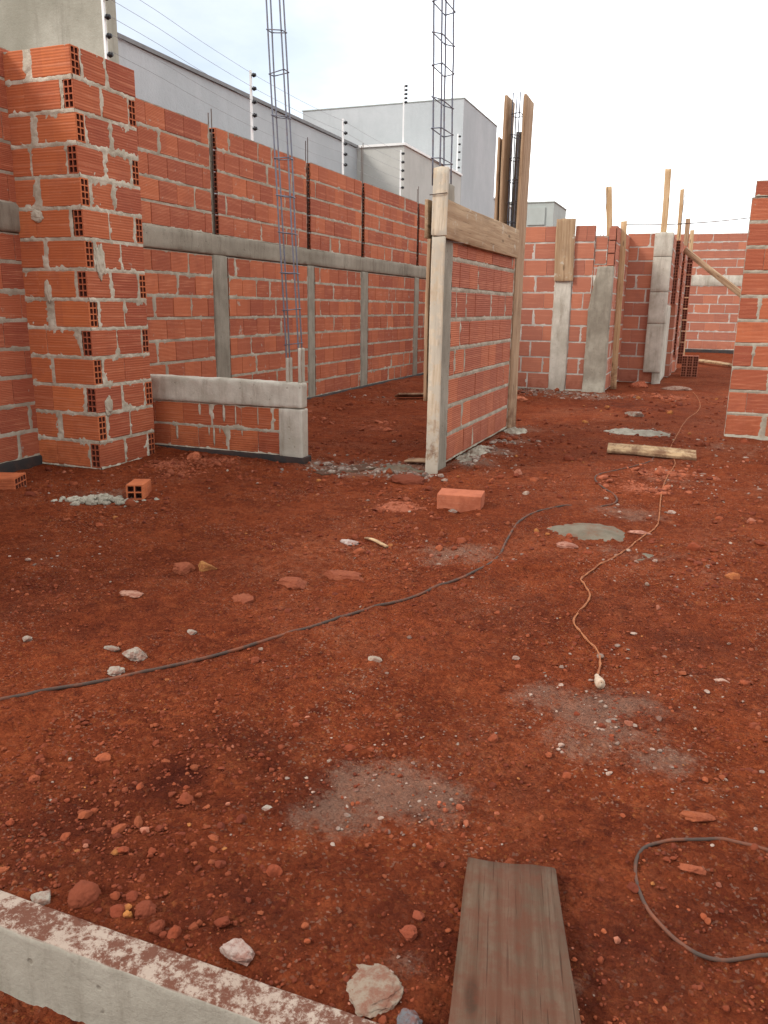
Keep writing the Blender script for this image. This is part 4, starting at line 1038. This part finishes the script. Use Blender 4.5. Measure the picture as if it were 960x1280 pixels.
stone('orange clod alone on the dark damp soil', -1.465, 1.605, (.042, .034, .028), (.30, .075, .028), 24, 'soil_clod', 'clod')
stone('smaller orange clod at the edge of the damp soil', -1.56, 1.445, (.03, .03, .026), (.28, .07, .028), 25, 'soil_clod', 'clod')
stone('larger red brick lump left beside the ground plank', -.445, 1.325, (.042, .036, .024), (.22, .052, .024), 26, 'brick_shard', 'shard')
stone('tiny red brick lump beside the ground plank', -.445, 1.375, (.038, .032, .025), (.22, .052, .024), 27, 'brick_shard', 'shard')
stone('grey pebble at the far edge of the damp soil', -.93, 1.585, (.03, .024, .02), G1, 28)
stone('crumpled white scrap on the soil beside a wood splinter', -1.72, 3.89, (.13, .09, .04), (.46, .38, .33), 29, 'plastic_scrap', 'scrap', .7, .9)
stone('pink slab fragment in front of the grey mortar spill', -.60, 4.31, (.12, .09, .04), (.34, .16, .11), 30, 'brick_shard', 'shard')
stone('pink shard at the far end of the grey mortar spill', -.255, 4.74, (.15, .075, .03), (.42, .20, .14), 31, 'brick_shard', 'shard')
stone('brick shard on the crushed brick beside the pier', -3.83, 5.5, (.16, .13, .10), (.50, .15, .07), 32, 'brick_shard', 'shard')
stone('grey stone under the loose solid faced brick', -1.40, 4.80, (.075, .05, .03), G2, 33)
stone('red mound of soil against the partition board foot', -1.95, 5.50, (.26, .20, .09), (.15, .036, .016), 34, 'soil_clod', 'clod', .3, .3)
stone('whitish flat fragment near the seamed square post', -.42, 14.2, (.5, .3, .10), (.40, .27, .20), 35, 'brick_shard', 'shard', .4, .9)
stone('broken orange brick at the foot of the seamed square post', -1.0, 14.2, (.36, .22, .16), (.48, .14, .07), 36, 'brick_shard', 'shard')
stone('orange rubble lump at the foot of the brick wall behind the partition', -2.45, 11.3, (.34, .25, .1), (.46, .15, .075), 37, 'brick_shard', 'shard')
stone('grey lump of dried mortar on the passage soil', -.72, 10.3, (.30, .18, .09), G2, 38, 'concrete_lump', 'lump')
# heap of dried mortar made of clustered lumps
hp_ = thing('mortar_heap', 'pale grey heap of crumbled dried mortar near the broken brick', 'heap', (-3.6, 4.08, gz(-3.6, 4.08)))
rr = random.Random(12); VV = []; FF = []; nb = 0
for i in range(80):
    u = rr.gauss(0, .13); w_ = rr.gauss(0, .055); sz = rr.uniform(.012, .034) * (1.2 - min(abs(u) * 2, .8))
    v, f = lump_shape(2, .5, 2, 500 + i, .6); cx_, cy_ = -3.6 + u, 4.08 + w_ + u * .3
    VV.append(v * np.array([sz, sz, sz * .7]) + np.array([cx_, cy_, gz(cx_, cy_) + max(0, .030 - abs(u) * .13 - abs(w_) * .2)])); FF.append(f + nb); nb += len(v)
tag(mesh_object('crumbled_mortar', np.concatenate(VV), np.concatenate(FF), M['concrete_damp'], smooth=False), kind='stuff'); under(bpy.data.objects['crumbled_mortar'], hp_)

def spill(name, label, cx, cy, rx, ry, h, rz, mat, seed, cat='mortar spill', group=None, rough=.008):
    n, m = 110, 30; V = []
    for i in range(m + 1):
        u = i / m
        for j in range(n):
            a = 2 * math.pi * j / n
            k = 1 + .28 * float(fbm(np.array([math.cos(a) * 1.3 + seed]), np.array([math.sin(a) * 1.3]), o=4, seed=seed)[0])
            x, y = u * rx * k * math.cos(a), u * ry * k * math.sin(a)
            X_, Y_ = cx + x * math.cos(rz) - y * math.sin(rz), cy + x * math.sin(rz) + y * math.cos(rz)
            V.append((X_, Y_, u))
    V = np.array(V); u = V[:, 2].copy()
    z = gh(V[:, 0], V[:, 1]); zs = gz(cx, cy)
    V[:, 2] = z * (.4 + .6 * u) + zs * .6 * (1 - u) + h * (1 - u ** 3.0) - .006 * u + rough * fbm(V[:, 0] * 11, V[:, 1] * 11, o=5, seed=seed, gain=.62) - .012 * (u > .99)
    F = []
    for i in range(m):
        for j in range(n):
            k = (j + 1) % n; F.append((i * n + j, (i + 1) * n + j, (i + 1) * n + k, i * n + k))
    o = mesh_object(name, V, F, M[mat], smooth=True)
    return tag(o, label, cat, group)
spill('mortar_spill', 'smooth grey slab of spilled mortar dried on the soil', -.535, 4.64, .245, .20, .020, .25, 'patch', 3, group='mortar spills')
spill('mortar_spill', 'small flat mortar stain on the soil, beside the lamp cord', -.20, 4.30, .09, .10, .005, .3, 'patch', 6, group='mortar spills', rough=.016)
spill('mortar_spill', 'rough grey mortar spill near the plank on the passage soil', -.60, 8.85, .42, .24, .022, -.2, 'concrete_damp', 4, group='mortar spills', rough=.035)
spill('mortar_spill', 'low cement spill in the doorway beside the partition post', -2.25, 6.0, .30, .16, .012, -.2, 'patch', 8, group='mortar spills', rough=.04)
spill('mortar_spill', 'long cement ridge at the foot of the partition', -1.80, 6.75, .12, .50, .020, .0, 'concrete_damp', 9, group='mortar spills', rough=.045)
spill('mortar_spill', 'cement blob at the foot of the tall upright plank', -1.78, 8.35, .13, .30, .018, .0, 'concrete_damp', 10, group='mortar spills', rough=.04)

# footing beam in front
fb = thing('footing_beam', 'pale concrete footing beam with soil stained top', 'beam', (-.5, 1.04, -.1))
V, F = rbox((9.0, .083, .5), .012, .0028, 77, .007, 22, .003)
V = V + np.array([.6, 1.041, .021 - .25])
# keep the mesh light outside the frame
under(mesh_object('concrete_face', V, F, M['concrete_ledge'], smooth=True), fb)

# ground plank and the others lying about
plank('ground_plank', 'widest and nearest plank, soil stained, reaching over the footing beam', (-.148, .97, .042), (-.294, 1.590, .010), (1, .26, 0), .200, .022, 'plank_ground', 'planks lying on the ground', seed=51, bow=.002, flare=.24)
plank('ground_plank', 'short sawn plank across the passage, near the mortar spill', (-.735, 7.40, gz(-.73, 7.4) + .045), (.015, 7.46, gz(.01, 7.46) + .03), (0, .95, .30), .15, .03, 'plank_new', 'planks lying on the ground', seed=52)
plank('ground_plank', 'thin plank lying on the soil inside the room', (-3.95, 10.55, gz(-3.95, 10.55) + .06), (-3.2, 11.3, gz(-3.2, 11.3) + .07), (.6, -.6, .3), .16, .025, 'plank', 'planks lying on the ground', seed=53)
plank('ground_plank', 'broken board in the doorway beside the partition post', (-2.25, 6.27, gz(-2.25, 6.27) + .022), (-1.99, 6.25, gz(-2, 6.25) + .028), (0, 1, .1), .09, .014, 'plank', 'planks lying on the ground', seed=54)
plank('ground_plank', 'rusty brown board pressed into the doorway threshold', (-2.72, 5.50, gz(-2.7, 5.5) - .003), (-2.45, 5.98, gz(-2.45, 5.98) + .002), (1, -.4, 0), .19, .018, 'plank_ground', 'planks lying on the ground', seed=55)
plank('ground_plank', 'long thin batten on the soil before the far wall', (-.30, 22.0, gz(-.3, 22) + .05), (.62, 20.2, gz(.6, 20.2) + .05), (.8, .5, .2), .13, .04, 'plank_new', 'planks lying on the ground', seed=56)
plank('ground_plank', 'small pale splinter of wood on the soil', (-1.66, 3.98, gz(-1.66, 3.98) + .008), (-1.48, 3.85, gz(-1.48, 3.85) + .008), (.4, .5, 0), .025, .010, 'plank_new', 'planks lying on the ground', seed=57)

# ================================================================== light, sky, camera
SUN_EL, SUN_AZ = math.radians(38), math.radians(228)        # from behind the camera, to its left (azimuth clockwise from +Y)
sd = Vector((math.sin(SUN_AZ) * math.cos(SUN_EL), math.cos(SUN_AZ) * math.cos(SUN_EL), math.sin(SUN_EL)))
L = bpy.data.lights.new('sun', 'SUN'); L.energy = 1.5; L.angle = math.radians(14); L.color = (1, .955, .90)
lo_ = bpy.data.objects.new('sun', L); COL.objects.link(lo_); lo_.rotation_euler = sd.to_track_quat('Z', 'Y').to_euler()

w = bpy.data.worlds.new('World'); SC.world = w; w.use_nodes = True
nt = w.node_tree; nt.nodes.clear()
N = lambda t, **k: (lambda n: ([setattr(n, a, b) for a, b in k.items()], n)[1])(nt.nodes.new(t))
wo = N('ShaderNodeOutputWorld'); bg = N('ShaderNodeBackground'); nt.links.new(bg.outputs[0], wo.inputs[0])
sky = N('ShaderNodeTexSky', sky_type='NISHITA', sun_disc=False, sun_elevation=SUN_EL, sun_rotation=SUN_AZ)
tc = N('ShaderNodeTexCoord')
mp = N('ShaderNodeMapping'); mp.inputs['Scale'].default_value = (1, 1, 2.2); nt.links.new(tc.outputs['Generated'], mp.inputs[0])
no = N('ShaderNodeTexNoise'); no.inputs['Scale'].default_value = 2.6; no.inputs['Detail'].default_value = 7; no.inputs['Roughness'].default_value = .58; nt.links.new(mp.outputs[0], no.inputs['Vector'])
mr = N('ShaderNodeMapRange'); mr.inputs[1].default_value = .36; mr.inputs[2].default_value = .62; mr.inputs[3].default_value = .62; mr.inputs[4].default_value = 1.0; nt.links.new(no.outputs['Fac'], mr.inputs[0])
# bright cloud where the veil is thinnest
dp = N('ShaderNodeVectorMath', operation='DOT_PRODUCT'); nt.links.new(tc.outputs['Generated'], dp.inputs[0])
gd = Vector((.22, .95, .42)).normalized(); dp.inputs[1].default_value = gd
gl = N('ShaderNodeMapRange', interpolation_type='SMOOTHSTEP'); gl.inputs[1].default_value = .62; gl.inputs[2].default_value = 1.0; gl.inputs[3].default_value = 0; gl.inputs[4].default_value = 1; nt.links.new(dp.outputs['Value'], gl.inputs[0])
cl = N('ShaderNodeMix', data_type='RGBA'); cl.inputs[6].default_value = (9.6, 9.7, 9.8, 1); cl.inputs[7].default_value = (19, 19, 18.6, 1); nt.links.new(gl.outputs[0], cl.inputs[0])
d2 = N('ShaderNodeVectorMath', operation='DOT_PRODUCT'); nt.links.new(tc.outputs['Generated'], d2.inputs[0]); d2.inputs[1].default_value = Vector((-.52, .80, .42)).normalized()
g2 = N('ShaderNodeMapRange', interpolation_type='SMOOTHSTEP'); g2.inputs[1].default_value = .90; g2.inputs[2].default_value = 1.0; g2.inputs[3].default_value = 1.0; g2.inputs[4].default_value = .42; nt.links.new(d2.outputs['Value'], g2.inputs[0])
m2 = N('ShaderNodeMath', operation='MULTIPLY'); nt.links.new(mr.outputs[0], m2.inputs[0]); nt.links.new(g2.outputs[0], m2.inputs[1])
mx = N('ShaderNodeMix', data_type='RGBA'); nt.links.new(m2.outputs[0], mx.inputs[0]); nt.links.new(sky.outputs[0], mx.inputs[6]); nt.links.new(cl.outputs[2], mx.inputs[7])
nt.links.new(mx.outputs[2], bg.inputs[0]); bg.inputs[1].default_value = .10

cam = bpy.data.cameras.new('camera'); co = bpy.data.objects.new('camera', cam); COL.objects.link(co); SC.camera = co
cam.sensor_fit = 'VERTICAL'; cam.sensor_height = 24; cam.lens = 24 * 1005 / 1280; cam.clip_start = .02; cam.clip_end = 2000
f_ = 1005.0
dn = np.array([-54, 3931, f_]); dn /= np.linalg.norm(dn); up = -dn
fw = np.array([0, 0, 1.0]); fw = fw - fw.dot(up) * up; fw /= np.linalg.norm(fw); rt = np.cross(fw, up)
if rt[0] < 0: rt = -rt
yaw = math.radians(21.3)
def to_world(c):                     # camera-frame (right, down, forward) -> world
    a, b, z = c.dot(rt), c.dot(fw), c.dot(up)
    return Vector((math.cos(yaw) * a - math.sin(yaw) * b, math.sin(yaw) * a + math.cos(yaw) * b, z))
cxv, cyv, czv = to_world(np.array([1., 0, 0])), to_world(np.array([0, -1., 0])), to_world(np.array([0, 0, -1.]))
co.matrix_world = Matrix(((cxv.x, cyv.x, czv.x, 0), (cxv.y, cyv.y, czv.y, 0), (cxv.z, cyv.z, czv.z, 1.25), (0, 0, 0, 1)))

SC.view_settings.view_transform = 'Standard'; SC.view_settings.look = 'None'
SC.view_settings.exposure = 0.74; SC.view_settings.gamma = 1.0; SC.view_settings.use_curve_mapping = False
SC.cycles.max_bounces = 6; SC.cycles.diffuse_bounces = 3; SC.cycles.use_denoising = True
